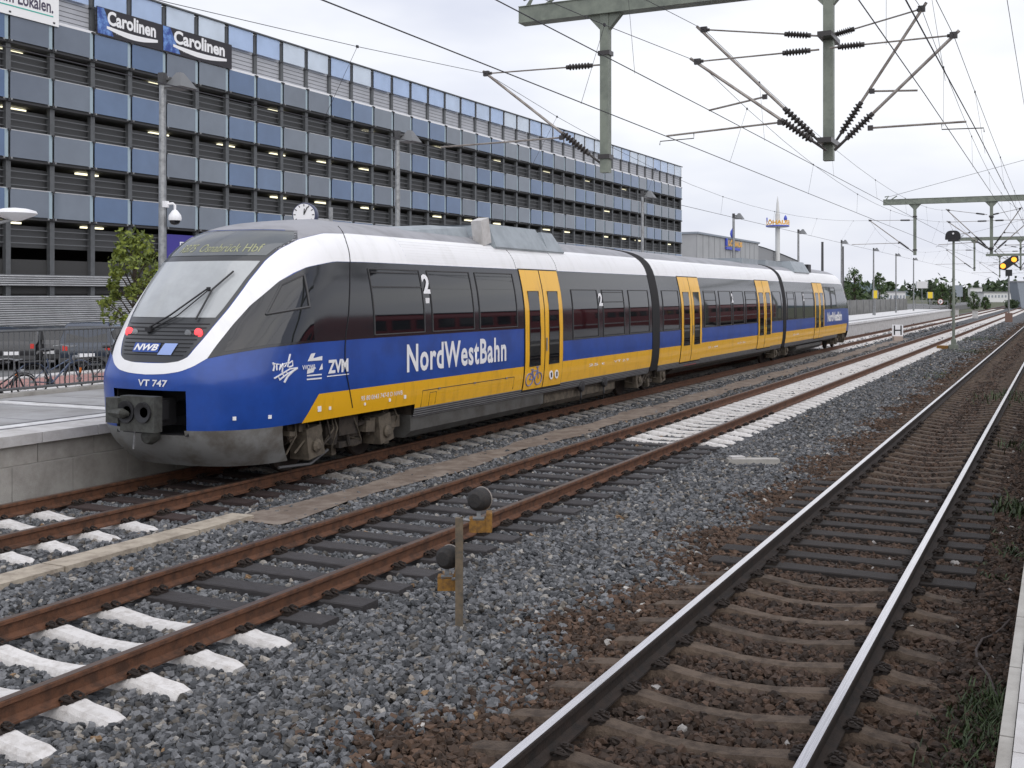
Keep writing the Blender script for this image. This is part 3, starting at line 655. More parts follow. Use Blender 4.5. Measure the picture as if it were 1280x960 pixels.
stroke([(130, 460), (230, 400), (340, 330), (440, 315)], .012); stroke([(200, 480), (300, 400), (430, 325)], .012); stroke([(265, 515), (310, 430), (380, 360), (440, 320)], .016); stroke([(180, 420), (200, 470)], .008); stroke([(230, 390), (265, 430)], .008); stroke([(280, 360), (310, 395)], .008)
mb_.build('logo_shape', M['letter'], train)
for px, py, a in ((293, 523, .05), (337, 521, .05), (399, 511, .08), (412, 510, .05), (457, 505, .04), (488, 500, .05), (507, 496, .06)):
    q_ = PX(px, py) if px < 440 else None
    c = Vector(nose(np.array(q_[0]), np.array(q_[1]), .008)) if q_ else Vector(side(np.array(atX(px, py, T1 + 1.45).y - TY), np.array(atX(px, py, T1 + 1.45).z), .008))
    MB().box(c, (.008, a, a), Matrix.Rotation(R(-25) if px < 380 else 0, 3, 'Z')).build('stencil_mark', M['letter'], train)
for y, t_ in ((23.6, '25 t'), (25.2, 'VT 2.9'), (33.2, 'D - 64'), (36.6, 'D 57t  25m'), (45.2, 'D 40')): text(t_, side_fn(y, y + 1.0, .98, 1.04, .008), 'lettering', M['letter'], train, .008)
# seams and panel joints
def vseam(y, z0, z1, r=.008):
    MB().tube([Vector(side(np.array(W_(y)), np.array(z), .002)) for z in np.linspace(z0, z1, 26)], r, 4).build('panel_seam', M['seam'], train)
MB().tube([Vector(nose(np.array(q), np.array(z), .004)) for q, z in zip(np.interp(np.linspace(0, 1, 30), [0, 1], [1.435, 1.02]), np.linspace(.9, 3.7, 30))], .010, 4).build('panel_seam', M['seam'], train)
for y in (20.12, 22.14): vseam(y, 3.12, 3.6)
hp = MB(); r_ = lambda y, z: Vector(side(np.array(W_(y)), np.array(z), .003))
hp.tube([r_(16.25, .72), r_(16.25, 1.0), r_(19.75, 1.0), r_(19.75, .76)], .007, 4).tube([r_(16.5, .72), r_(16.5, .95), r_(16.72, .95), r_(16.72, .74)], .006, 4); hp.build('hatch_joint', M['seam'], train)
for y in (16.8, 18.1, 19.4): MB().box(r_(y, 1.0), (.03, .07, .03)).build('hatch_hinge', M['steel'], train)
# ribbed sill and skirts
def sill(y0, y1):
    rect(W_(y0), W_(y1), .56, .722, 'sill', M['trib'], train, .002, 1, 4)
    for k in range(4): MB().box(((side(np.array(0.), np.array(.58 + k * .038))[0] + .004), (W_(y0) + W_(y1)) / 2, .58 + k * .038), (.012, y1 - y0, .012)).build('sill_rib', M['seam'], train)
sill(16.05, 27.9); sill(28.6, 43.2); sill(43.85, 55.2)
def skirt(y0, y1, z0, z1, m='tskirt', x1=1.34):
    MB().prism([(x1 - .13, W_(y0), z0), (x1, W_(y0), z0 + .12), (x1, W_(y0), z1), (-x1, W_(y0), z1), (-x1, W_(y0), z0 + .12), (-x1 + .13, W_(y0), z0)], (0, y1 - y0, 0)).build('skirt', M[m], train)
skirt(16.02, 21.35, .22, .6); skirt(21.6, 25.75, .2, .58, 'grime2', 1.25); skirt(30.2, 41.2, .36, .56, 'grime', 1.2); skirt(46.4, 51.8, .25, .56, 'tskirt', 1.3)
uf = MB()
for a_, b__, x_, z_ in ((W_(12.6), A1, .8, .905), (A2, A3, .8, .8), (A4, TAIL - 1.2, .8, .9), (W_(12.6), A1, 1.36, 0), (A2, A3, 1.36, 0), (A4, TAIL - 1.5, 1.36, 0), (W_(16.1), W_(26.4), 1.3, .8), (W_(30.1), W_(41.8), 1.3, .7), (W_(45.2), W_(54.3), 1.3, .8)):
    uf.b2((-x_, a_, .5 if z_ else .86), (x_, b__, z_ or .915))
uf.build('underframe', M['grime'], train)
for y in (23.35, 24.75):
    b = MB(); b.lathe([(0, -.04), (.11, -.04), (.13, .0), (.11, .05), (0, .06)], (1.36, W_(y), .55), 12, 'X'); b.tube([(1.34, W_(y), .5), (1.38, W_(y) - .05, .3), (1.33, W_(y), .15)], .02, 5); b.build('filler_cap', M['black'], train)
rect(W_(30.9), W_(32.1), .58, .60, 'step_light', M['red'], train, .02, 1, 2)
# bellows
for a, b_ in ((A1, A2), (A3, A4)):
    P = []; zz2 = np.concatenate([np.linspace(.6, 3.4, 20), np.linspace(3.45, 3.86, 10)])
    ss = np.linspace(a, b_, 13)
    pr = [side(np.array(0.), np.array(z), 0, 1) for z in zz2] + [side(np.array(0.), np.array(z), 0, -1) for z in zz2[::-1]]
    for k, s in enumerate(ss):
        f = .985 if k % 2 else 1.006
        P.append([(p_[0] * f, s, .6 + (p_[2] - .6) * (.99 if k % 2 else 1.004)) for p_ in pr])
    MB().grid(np.array(P)).build('bellows', M['rubber'], train)
# roof equipment
def roofbox(y0, y1, x0, x1, z1, name='roof_unit'):
    a, b_ = W_(y0), W_(y1); MB().grid(np.array([[(x0, a + .25, z1), (x0, b_ - .25, z1)], [(x0 + .1, a + .15, z1 + .0), (x0 + .1, b_ - .15, z1)], [(x1 - .25, a + .15, z1), (x1 - .25, b_ - .15, z1)], [(x1, a, 3.56), (x1, b_, 3.56)], [(x1 - .2, a, 3.4), (x1 - .2, b_, 3.4)]])).add([(x1 - .25, a + .15, z1), (x1, a, 3.56), (x1 - .2, a, 3.3), (x0, a + .25, 3.3), (x0, a + .25, z1)], [(0, 1, 2, 3, 4)]).add([(x1 - .25, b_ - .15, z1), (x1, b_, 3.56), (x1 - .2, b_, 3.3), (x0, b_ - .25, 3.3), (x0, b_ - .25, z1)], [(4, 3, 2, 1, 0)]).build(name, M['roofbox'], train)
roofbox(19.6, 22.1, -.9, 1.12, 4.02); roofbox(22.13, 23.0, -.9, 1.10, 3.98); roofbox(47.0, 50.0, -.9, 1.12, 4.02)
MB().prism([(.55, W_(16.6), 3.72), (.75, W_(19.3), 3.6), (.6, W_(19.3), 3.93), (.45, W_(18.2), 3.92)], (-1.4, 0, 0)).build('roof_walkway', M['roofbox'], train)
MB().b2((-.75, W_(40.6), 3.75), (.55, W_(43.0), 3.96)).b2((-.6, W_(44), 3.75), (.6, W_(46.8), 3.98)).build('roof_walkway', M['roofbox'], train)
MB().box((.92, W_(19.35), 3.84), (.22, .34, .5), Matrix.Rotation(R(14), 3, 'X')).build('exhaust', M['conclt'], train)
MB().b2((.7, W_(50.3), 3.6), (1.0, W_(50.9), 3.95)).build('exhaust', M['black'], train)
# coupler
cp = MB().b2((-.20, -.02, .80), (.40, .13, 1.27)).b2((-.42, -.06, .90), (-.20, .12, 1.24)).build('coupler', M['coup'], train)
MB().b2((-.2, .13, .86), (.30, .50, 1.22)).b2((.32, .16, .95), (.36, .3, 1.2)).b2((-.1, .62, .95), (.2, 1.3, 1.12)).build('coupler_shank', M['black'], cp)
for x, r in ((-.08, .135), (.22, .125)): MB().lathe([(0, .0), (r * .55, .0), (r, -.035), (r * 1.1, -.035), (r * 1.1, .02), (0, .02)], (x, -.02, 1.06), 18, 'Y').build('coupler_face', M['black'], cp, True)
MB().tube([(-.36, -.02, 1.04), (-.08, -.09, 1.04), (-.05, -.02, 1.03)], [.05, .07, .03], 8).build('coupler_horn', M['coup'], cp, True)
MB().tube([(-.05, .1, .8), (-.06, .08, .55)], .012, 5).build('coupler_hook', M['steel'], cp)
MB().lathe([(0, -.1), (.09, -.08), (.12, 0), (.09, .1), (0, .12)], (.12, .2, .72), 10, 'Y').build('coupler_support', M['coup'], cp, True)
cp.location = (0, .14, 0)
# bogies
def bogie(y, name='bogie'):
    c = W_(y); b = MB()
    for sg in (1, -1):
        b.tube([(sg * 1.02, c - 1.35, .55), (sg * 1.02, c - .9, .62), (sg * 1.02, c - .5, .42), (sg * 1.02, c + .5, .42), (sg * 1.02, c + .9, .62), (sg * 1.02, c + 1.35, .55)], .11, 6)
        b.box((sg * 1.1, c, .62), (.3, .5, .3)); b.box((sg * 1.14, c + .12, .32), (.12, .62, .09))
        b.lathe([(0, -.0), (.12, .0), (.14, .12), (.12, .3), (0, .3)], (sg * 1.12, c - .35, .35), 10)
        b.tube([(sg * 1.2, c - .05, .72), (sg * 1.22, c + .05, .30)], .03, 6).tube([(sg * 1.15, c + .25, .55), (sg * 1.24, c + .5, .62), (sg * 1.2, c + .6, .4)], .035, 6)
        b.tube([(sg * 1.25, c - .6, .85), (sg * 1.3, c - .55, .5), (sg * 1.26, c - .85, .3), (sg * 1.2, c - 1.0, .32)], .018, 5)
        b.tube([(sg * 1.15, c + .9, .8), (sg * 1.25, c + 1.0, .9), (sg * 1.25, c + 1.12, .75)], .022, 5)
    fr = b.build(name, M['grime'], train)
    rr = random.Random(int(y * 10)); cl = MB()
    for _ in range(16): cl.box((rr.uniform(.98, 1.24), c + rr.uniform(-1.5, 1.5), rr.uniform(.28, .78)), (rr.uniform(.06, .2), rr.uniform(.08, .3), rr.uniform(.06, .26)), Matrix.Rotation(rr.uniform(-.3, .3), 3, 'X'))
    for _ in range(9):
        y_ = c + rr.uniform(-1.4, 1.4); cl.tube([(1.2, y_, .85), (1.28, y_ + rr.uniform(-.1, .1), .6), (1.22, y_ + rr.uniform(-.3, .3), .35), (1.1, y_ + rr.uniform(-.3, .3), .4)], .016, 5)
    cl.build('bogie_fittings', M['grime2'], fr)
    for dy in (-.95, .95):
        wl = MB()
        for sg in (1, -1): wl.lathe([(.05, sg * .76), (.12, sg * .76), (.32, sg * .72), (.385, sg * .715), (.385, sg * .80), (.36, sg * .82), (.30, sg * .80), (.1, sg * .86), (.05, sg * .86)], (0, c + dy, .386), 24, 'X')
        wl.tube([(-.8, c + dy, .386), (.8, c + dy, .386)], .08, 10); wl.build('wheelset', M['darkrust'], fr, True)
        for sg in (1, -1): 
            MB().box((sg * 1.16, c + dy, .47), (.34, .40, .44), Matrix.Rotation(R(8), 3, 'X'), taper=.86).lathe([(0, 0), (.09, 0), (.1, .04), (.05, .07), (0, .07)], (sg * 1.32, c + dy, .42), 10, 'X').build('axle_box', M['grime2'], fr)
for y in (14.35, 28.25, 43.5, 56.3): bogie(y)
MB().tube([(1.2, W_(12.7), .18), (1.3, W_(13.3), .16), (1.25, W_(13.8), .3)], .022, 6).build('hose', M['darkgrey'], train)

# ---------------------------------------------------------------- parking garage
M.update(
    gpanel=None,
    gpost=mat('garage_post', (.10, .105, .11), .55, .2, var=.1, vscale=2),
    gslab=mat('garage_deck', (.17, .17, .165), .9, 0, var=.15, vscale=1),
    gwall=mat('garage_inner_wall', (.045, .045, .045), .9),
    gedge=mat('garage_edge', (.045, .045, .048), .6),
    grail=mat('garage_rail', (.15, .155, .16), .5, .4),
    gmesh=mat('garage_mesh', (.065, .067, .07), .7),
    gbright=mat('garage_white', (.78, .78, .80), .6),
    gslat=mat('garage_slat', (.42, .425, .435), .6, 0, var=.08, vscale=2),
    gupper=mat('garage_upper_wall', (.42, .43, .46), .6, .1, var=.06, vscale=.6),
    glamp=mat('tube_lamp', (1, .93, .66), .4, 0, emit=1.3),
    banner=mat('banner_black', (.022, .02, .026), .6),
    bannerblue=mat('banner_blue', (.03, .07, .28), .6, 0, c2=(.16, .30, .62), vscale=2.5),
    billblue=mat('billboard_violet', (.045, .035, .26), .5),
    teal=mat('print_teal', (.06, .42, .34), .6),
    textdk=mat('print_dark', (.06, .05, .09), .6),
)
def panel_mat(name, a, b, rough, spec, alpha=1.):
    m = bpy.data.materials.new(name); m.use_nodes = True; n = m.node_tree.nodes; l = m.node_tree.links; p_ = n['Principled BSDF']; p_.inputs['Roughness'].default_value = rough; p_.inputs['Specular IOR Level'].default_value = spec
    oi = n.new('ShaderNodeObjectInfo'); r = n.new('ShaderNodeValToRGB'); r.color_ramp.interpolation = 'LINEAR'
    r.color_ramp.elements[0].position = .35; r.color_ramp.elements[1].position = .65; r.color_ramp.elements[0].color = (*a, 1); r.color_ramp.elements[1].color = (*b, 1)
    l.new(oi.outputs['Random'], r.inputs[0])
    g = n.new('ShaderNodeNewGeometry'); tx = n.new('ShaderNodeTexNoise'); tx.inputs['Scale'].default_value = .8; tx.inputs['Detail'].default_value = 4; l.new(g.outputs['Position'], tx.inputs['Vector'])
    mr = n.new('ShaderNodeMapRange'); mr.inputs[3].default_value = .8; mr.inputs[4].default_value = 1.2; l.new(tx.outputs['Fac'], mr.inputs[0])
    hs = n.new('ShaderNodeHueSaturation'); l.new(r.outputs[0], hs.inputs['Color']); l.new(mr.outputs[0], hs.inputs['Value']); l.new(hs.outputs[0], p_.inputs['Base Color'])
    p_.inputs['Alpha'].default_value = alpha
    return m
gp1 = panel_mat('garage_glass_grey', (.125, .148, .185), (.145, .172, .21), .05, .8); gp2 = panel_mat('garage_glass_blue', (.085, .14, .25), (.105, .16, .265), .05, .8)
gp0 = panel_mat('garage_glass_top', (.62, .70, .80), (.42, .54, .76), .2, .3, .85)
GR = -math.atan(.0175); GY = 30.15
ga = thing('parking_garage', 'long multi-storey parking garage clad in rows of blue and grey glass panels', 'parking garage', (-46.25, GY, .56), GR)
PW, NP, FH = 2.6, 42, 2.85; GL = PW * NP
TOP1 = 16.3 - .56                                # top of the highest glass row, local z
gpan = MB().b2((.30, .07, 0), (.33, PW - .26, 1.30)).mesh('glass_panel', gp1)
gpan2 = MB().b2((.30, .07, 0), (.33, PW - .26, 1.30)).mesh('glass_panel', gp2)
gfin = MB().b2((.24, -.02, -.02), (.285, .26, 1.32)).mesh('glass_fin', mat('garage_fin', (.33, .42, .47), .25))
gpan0 = MB().b2((.2, .14, 0), (.23, PW - .26, 1.24)).mesh('glass_panel', gp0)
gcl = MB().b2((.05, 0, -.06), (.42, .07, .0)).b2((.36, -.03, -.09), (.43, .10, -.0)).mesh('bracket', M['gedge'])
gst = MB().box((.45, 0, 0), (.03, .09, .09)).mesh('bracket_plate', M['steel'])
gpost = MB().b2((-.12, -.02, .3), (.12, .26, 18.4)).mesh('facade_post', M['gpost'])
light = MB().b2((-1.25, .4, 0), (-1.05, 1.85, .09)).mesh('tube_light', M['glamp'])
blue_run = 0
for i in range(NP + 1): obj('facade_post', gpost, ga, (0, i * PW, 0))
for r in range(4):
    zt = TOP1 - r * FH
    for i in range(NP):
        y = i * PW
        obj('glass_panel', gpan2 if (((i - 5) // 2) % 2 == 0) != (random.random() < .08) else gpan, ga, (0, y, zt - 1.30))
        obj('glass_fin', gfin, ga, (0, y + PW - .28, zt - 1.30))
        if i < 28:
            for dz in (zt - 1.30 - .02, zt + .05): obj('bracket', gcl, ga, (0, y + PW - .06, dz))
            obj('bracket_plate', gst, ga, (0, y + PW + .05, zt - 1.36)); obj('bracket_plate', gst, ga, (0, y + PW - .38, zt - 1.36))
    d = MB().b2((-18, -.5, zt - 1.42), (.16, GL + .3, zt - 1.12)).build('parking_deck', M['gslab'], ga)
    MB().b2((.16, -.5, zt - 1.44), (.24, GL + .3, zt - 1.28)).build('deck_edge', M['gedge'], d)
    if r < 3: MB().b2((.17, -.5, zt - FH + .02), (.22, GL + .3, zt - FH + .07)).build('deck_edge', M['gslat'], d)
    for k in range(3): MB().b2((-.06, 0, zt - 1.95 - k * .33), (-.02, GL, zt - 1.91 - k * .33)).build('guard_rail', M['grail'], d)
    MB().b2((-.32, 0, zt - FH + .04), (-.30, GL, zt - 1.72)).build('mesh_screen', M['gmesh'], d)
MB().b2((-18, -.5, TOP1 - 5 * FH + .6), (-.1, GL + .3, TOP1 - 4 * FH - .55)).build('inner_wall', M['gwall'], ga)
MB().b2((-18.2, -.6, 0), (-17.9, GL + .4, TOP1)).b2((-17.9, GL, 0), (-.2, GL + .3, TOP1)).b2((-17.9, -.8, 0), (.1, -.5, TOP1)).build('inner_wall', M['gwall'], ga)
rl = random.Random(3)
for r in range(4):
    for i in range(1, NP, 2):
        if rl.random() < .55: obj('tube_light', light, ga, (0, i * PW + rl.uniform(-.3, .3), TOP1 - r * FH - 1.42 - .16))
for i in (3, 6, 9): obj('tube_light', light, ga, (0, i * PW, TOP1 - 4 * FH - 1.55))
# top storey
MB().b2((-.06, -.5, TOP1 + .10), (-.02, GL + .3, TOP1 + 1.55)).build('upper_wall', M['gupper'], ga)
for k in range(5): MB().b2((-.018, -.5, TOP1 + .35 + k * .25), (0.0, GL + .3, TOP1 + .37 + k * .25)).build('wall_joint', M['gpost'], ga)
MB().b2((.0, -.5, TOP1 + .03), (.2, GL + .3, TOP1 + .17)).build('sill_strip', M['gbright'], ga)
for i in range(NP):
    obj('glass_panel', gpan0, ga, (0, i * PW, TOP1 + 1.48)); obj('bracket', gcl, ga, (-.1, i * PW + PW - .06, TOP1 + 1.42)); obj('bracket', gcl, ga, (-.1, i * PW + PW - .06, TOP1 + .1))
MB().b2((-.1, -.5, TOP1 + 2.74), (.32, GL + .3, TOP1 + 2.82)).build('roof_edge', M['gpost'], ga)
MB().b2((-18, -.5, TOP1 + .05), (-.1, GL + .3, TOP1 + .2)).build('roof_deck', M['gslab'], ga)
# louvre bands at street level
def louvre(z0, z1, y0, y1):
    lb = MB().b2((.14, y0, z0), (.24, y1, z1)).build('louvre_band', M['gpost'], ga); n = int((z1 - z0) / .11); sb = MB()
    for k in range(n): sb.prism([(.245, y0, z0 + k * .11), (.32, y0, z0 + k * .11 + .03), (.32, y0, z0 + k * .11 + .06), (.245, y0, z0 + k * .11 + .085)], (0, y1 - y0, 0))
    stuff(sb.build('louvre_slats', M['gslat'], lb))
louvre(2.48, 3.05, -.5, GL); louvre(-.53, 2.0, -.5, GL)
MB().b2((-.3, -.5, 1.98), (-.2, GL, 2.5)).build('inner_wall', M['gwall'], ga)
MB().b2((.02, 18.0, 3.1), (.10, 29, 5.5)).build('billboard', M['billblue'], ga)
bb = MB()
for a, b_ in (((.11, 19.5, 3.3), (.13, 19.58, 5.1)), ((.11, 21.6, 3.3), (.13, 21.68, 5.1)), ((.11, 19.58, 5.03), (.13, 21.6, 5.1))): bb.b2(a, b_)
bb.build('billboard_frame', M['letter'], ga); MB().b2((.11, 20.3, 3.6), (.13, 21.6, 4.0)).build('billboard_print', M['teal'], ga)
# banners: flat boards hung on the facade
bl = [atX(px, 30, -45.8).y - GY for px in (118, 199, 284)]
for k in range(2):
    y0, y1 = bl[k] + .0, bl[k + 1] - .01; z0, z1 = TOP1 - .02 + .06, TOP1 + 1.52; x = .36
    bt = thing('advertising_banner', ['black banner with white Carolinen lettering, next to the white sign', 'black banner with white Carolinen lettering, end banner beside the pale panes'][k], 'banner', ga.matrix_world @ Vector((0, 0, 0)), GR)
    bt.location = Vector((-46.25, GY, .56)) + Matrix.Rotation(GR, 3, 'Z') @ Vector((x, y0, z0)); W = y1 - y0; h = z1 - z0
    MB().b2((0, 0, 0), (.05, W, h)).build('board', M['banner'], bt)
    MB().add([(.055, .02, h * .98), (.055, W * .10, h * .98), (.055, W * .24, h * .05), (.055, .05, h * .05)], [(0, 1, 2, 3)]).build('water_print', M['bannerblue'], bt)
    text('Carolinen', plane_fn((.06, W * .15, h * .42), (0, W * .74, 0), (0, 0, h * .52)), 'lettering', M['letter'], bt, .035)
    text('Aus gutem Grund', plane_fn((.06, W * .28, h * .14), (0, W * .36, 0), (0, 0, h * .10)), 'lettering', M['letter'], bt, .01)
    sw = [(W * t, h * (.30 + .09 * math.sin(2.2 + t * 4.6)), h * (.05 + .05 * math.sin(math.pi * (t - .14) / .78))) for t in np.linspace(.14, .92, 24)]
    MB().grid(np.array([[(.062, a, b_ - c), (.062, a, b_ + c)] for a, b_, c in sw])).build('swoosh', M['letter'], bt)
ys = atX(71, 20, -45.8).y - GY
bt = thing('advertising_banner', 'white banner with dark lettering over a green line at garage top', 'banner', rz=GR)
bt.location = Vector((-46.25, GY, .56)) + Matrix.Rotation(GR, 3, 'Z') @ Vector((.36, ys - 9.5, TOP1 - .14))
MB().b2((0, 0, 0), (.06, 9.5, 1.95)).build('board', mat('banner_white', (.84, .84, .84), .6), bt)
text('k im Lokalen.', plane_fn((.07, 9.5 - 3.75, .60), (0, 3.4, 0), (0, 0, .66)), 'lettering', M['textdk'], bt, .02)
MB().b2((.06, 1.0, .42), (.07, 9.15, .48)).build('underline', M['teal'], bt)

# ---------------------------------------------------------------- platform furniture
M['lamphood'] = mat('lamp_hood', (.17, .175, .18), .5, .3)
def lamp_post(y, x, top, label):
    t = thing('lamp_post', label, 'lamp post', (x, y, PH), 0, 'lamp posts along the platform')
    h = top - PH
    MB().tube([(0, 0, 0), (0, 0, h)], [.085, .06], 10).build('pole', M['steel'], t, True)
    MB().tube([(0, 0, 0), (0, 0, .5)], [.10, .10], 10).build('pole_sleeve', M['steel'], t, True)
    MB().box((0, 0, h), (.12, .12, .24)).tube([(0, 0, h), (.2, .18, h + .02)], .03, 6).build('lamp_bracket', M['darkgrey'], t)
    # four-sided shade
    cx, cy = .24, .22
    MB().add([(cx - .23, cy - .23, h - .16), (cx + .23, cy - .23, h - .16), (cx + .23, cy + .23, h - .16), (cx - .23, cy + .23, h - .16), (cx - .05, cy - .05, h + .14), (cx + .05, cy - .05, h + .14), (cx + .05, cy + .05, h + .14), (cx - .05, cy + .05, h + .14)],
             [(3, 2, 1, 0), (0, 1, 5, 4), (1, 2, 6, 5), (2, 3, 7, 6), (3, 0, 4, 7), (4, 5, 6, 7)]).build('lamp_shade', M['lamphood'], t)
    return t
LX = -15.5
lamp_data = [(203, 'lamp post with the dome camera on it, behind the train nose'), (497, 'lamp post behind the first roof unit of the train'), (803, 'lamp post in front of the garage end, by the first bellows'),
             (917, 'lamp post in front of the grey hall with the sign'), (998, 'lamp post behind the rear car, past the advertising tower'), (1052, 'lamp post behind the end of the train'),
             (1092, 'lamp post on the platform beside the yellow board, beyond the train'), (1120, 'lamp post on the far platform between the two yellow boards'), (1142, 'lamp post nearest the far platform end')]
for i, (px, lb) in enumerate(lamp_data): lamp_post(atX(px, 200, LX).y, LX, 6.75, lb)
lamp_post(6.6, 2.6, 6.75, 'lamp post on the platform the photographer stands on')
for i, px in enumerate((1028, 1053.5)):
    b = MB(); t = thing('steel_mast', ['bare dark mast without lamp, past the advertising tower', 'bare mast close beside the lamp post at the train end'][i], 'mast', (-17.0, atX(px, 300, -17.0).y, PH), 0)
    MB().tube([(0, 0, 0), (0, 0, 6.0)], [.12, .09], 8).build('pole', M['darkgrey'], t, True); MB().lathe([(.0, 0), (.10, 0), (.10, .04), (0, .05)], (0, 0, 6.0), 8).build('cap', M['darkgrey'], t)
# dome camera on the first lamp post
yc = atX(203, 200, LX).y; zc = atX(203, 262, LX).z
t = thing('dome_camera', 'white dome security camera on an arm of the lamp post', 'camera', (LX, yc, zc - .12))
MB().tube([(.05, 0, .22), (.20, .07, .235), (.235, .085, .2), (.235, .085, .1)], .024, 8).box((.07, .0, .22), (.1, .1, .12)).build('arm', M['letter'], t, True)
MB().lathe([(0, .11), (.04, .11), (.065, .08), (.115, .01), (.125, -.05), (.118, -.09), (0, -.09)], (.235, .085, 0), 18).build('housing', M['letter'], t, True)
MB().lathe([(.098, -.09), (.094, -.13), (.065, -.165), (0, -.18)], (.235, .085, 0), 18).build('dome', M['glassdark'], t, True)
# platform clock
ck = atX(382, 269, LX); t = thing('platform_clock', 'round white-faced station clock on a pole behind the train roof', 'clock', (LX, ck.y, ck.z))
rotc = Matrix.Rotation(R(-68), 3, 'Z')
def rb(b): b.v = [tuple(rotc @ Vector(v)) for v in b.v]; return b
rb(MB().lathe([(0, -.14), (.27, -.14), (.28, -.10), (.28, .10), (.27, .14), (0, .14)], (0, 0, 0), 28, 'X')).build('case', mat('clock_blue', (.035, .045, .10), .4), t, True)
rb(MB().lathe([(0, .141), (.25, .141), (.25, .15), (0, .151)], (0, 0, 0), 28, 'X')).build('clock_face', M['letter'], t)
b = MB()
for k in range(12): a = k * math.pi / 6; b.box((.154, .215 * math.sin(a), .215 * math.cos(a)), (.006, .02, .05), Matrix.Rotation(-a, 3, 'X'))
rb(b).build('hour_marks', M['black'], t)
for a, ln in ((R(-5), .14), (R(-25), .20)): rb(MB().box((.158, -math.sin(a) * ln / 2, math.cos(a) * ln / 2), (.006, .022, ln), Matrix.Rotation(a, 3, 'X'))).build('clock_hand', M['black'], t)
MB().tube([(.34, .5, PH - ck.z), (.34, .5, .2)], .05, 8).tube([(.34, .5, -.1), (0, .0, -.1)], .03, 6).build('pole', M['steel'], t, True)
# lamp whose head reaches in from the left
q0 = atX(8, 268, -16.3); t = thing('platform_lamp', 'white flat lamp head on a post at the edge of the platform forecourt', 'lamp', (-16.3, q0.y - .35, PH))
MB().tube([(0, 0, 0), (0, 0, q0.z - PH)], .06, 8).build('pole', M['steel'], t, True)
MB().lathe([(0, -.12), (.10, -.10), (.30, -.02), (.36, .02), (.34, .06), (.2, .10), (0, .12)], (.1, .45, q0.z - PH), 20).build('lamp_head', M['letter'], t, True)
MB().tube([(0, 0, q0.z - PH - .2), (.1, .45, q0.z - PH - .08)], .03, 6).build('arm', M['steel'], t)

# fence along the back of the platform
M['fence'] = mat('fence_paint', (.13, .135, .14), .5, .3)
fx = -17.5; y0f, y1f = 9.0, atX(160, 450, fx).y
fe = thing('railing_fence', 'grey steel railing with upright bars along the back of the platform', 'fence', (fx, y0f, PH))
LF = y1f - y0f
MB().tube([(0, 0, 1.22), (0, LF, 1.22)], .026, 6).build('top_rail', M['fence'], fe); MB().tube([(0, 0, .14), (0, LF, .14)], .026, 6).build('bottom_rail', M['fence'], fe)
bar = MB().tube([(0, 0, .14), (0, 0, 1.22)], .0105, 5).mesh('bar', M['fence'])
for k in range(int(LF / .118)): obj('bar', bar, fe, (0, .06 + k * .118, 0))
pst = MB().b2((-.06, -.06, 0), (.06, .06, 1.32)).b2((-.07, -.07, 1.32), (.07, .07, 1.34)).mesh('post', M['fence'])
for y in (.0, LF - 3.6, LF): obj('post', pst, fe, (0, y, 0))
fe2 = thing('railing_fence', 'grey railing section behind the train nose with a pale panel', 'fence', (fx, y1f + .15, PH))
MB().tube([(0, 0, 1.22), (0, 5, 1.22)], .026, 6).build('top_rail', M['fence'], fe2); MB().tube([(0, 0, .14), (0, 5, .14)], .026, 6).build('bottom_rail', M['fence'], fe2)
for k in range(40): obj('bar', bar, fe2, (0, .1 + k * .118, 0))
obj('post', pst, fe2, (0, 4.95, 0))
# kerb of the fence
struct(MB().b2((-17.62, 0, PH - .3), (-17.36, 60, PH + .07)).build('kerb', M['conc']))
# far fence and wall beyond the train
M['farfence'] = mat('far_fence', (.19, .19, .185), .8, 0, c2=(.13, .13, .12), vscale=2)
ff = thing('mesh_fence', 'long grey mesh fence behind the far platform and the tracks', 'fence', (-18.2, 50, PH - .2))
fb = MB()
for k in range(26): obj('fence_panel', MB().b2((-.03, 0, 0), (.03, 3.9, 1.55)).mesh('fence_panel', M['farfence']) if k == 0 else bpy.data.objects['fence_panel'].data, ff, (0, k * 4.0, 0)); obj('post', pst, ff, (0, k * 4 - .05, .3))

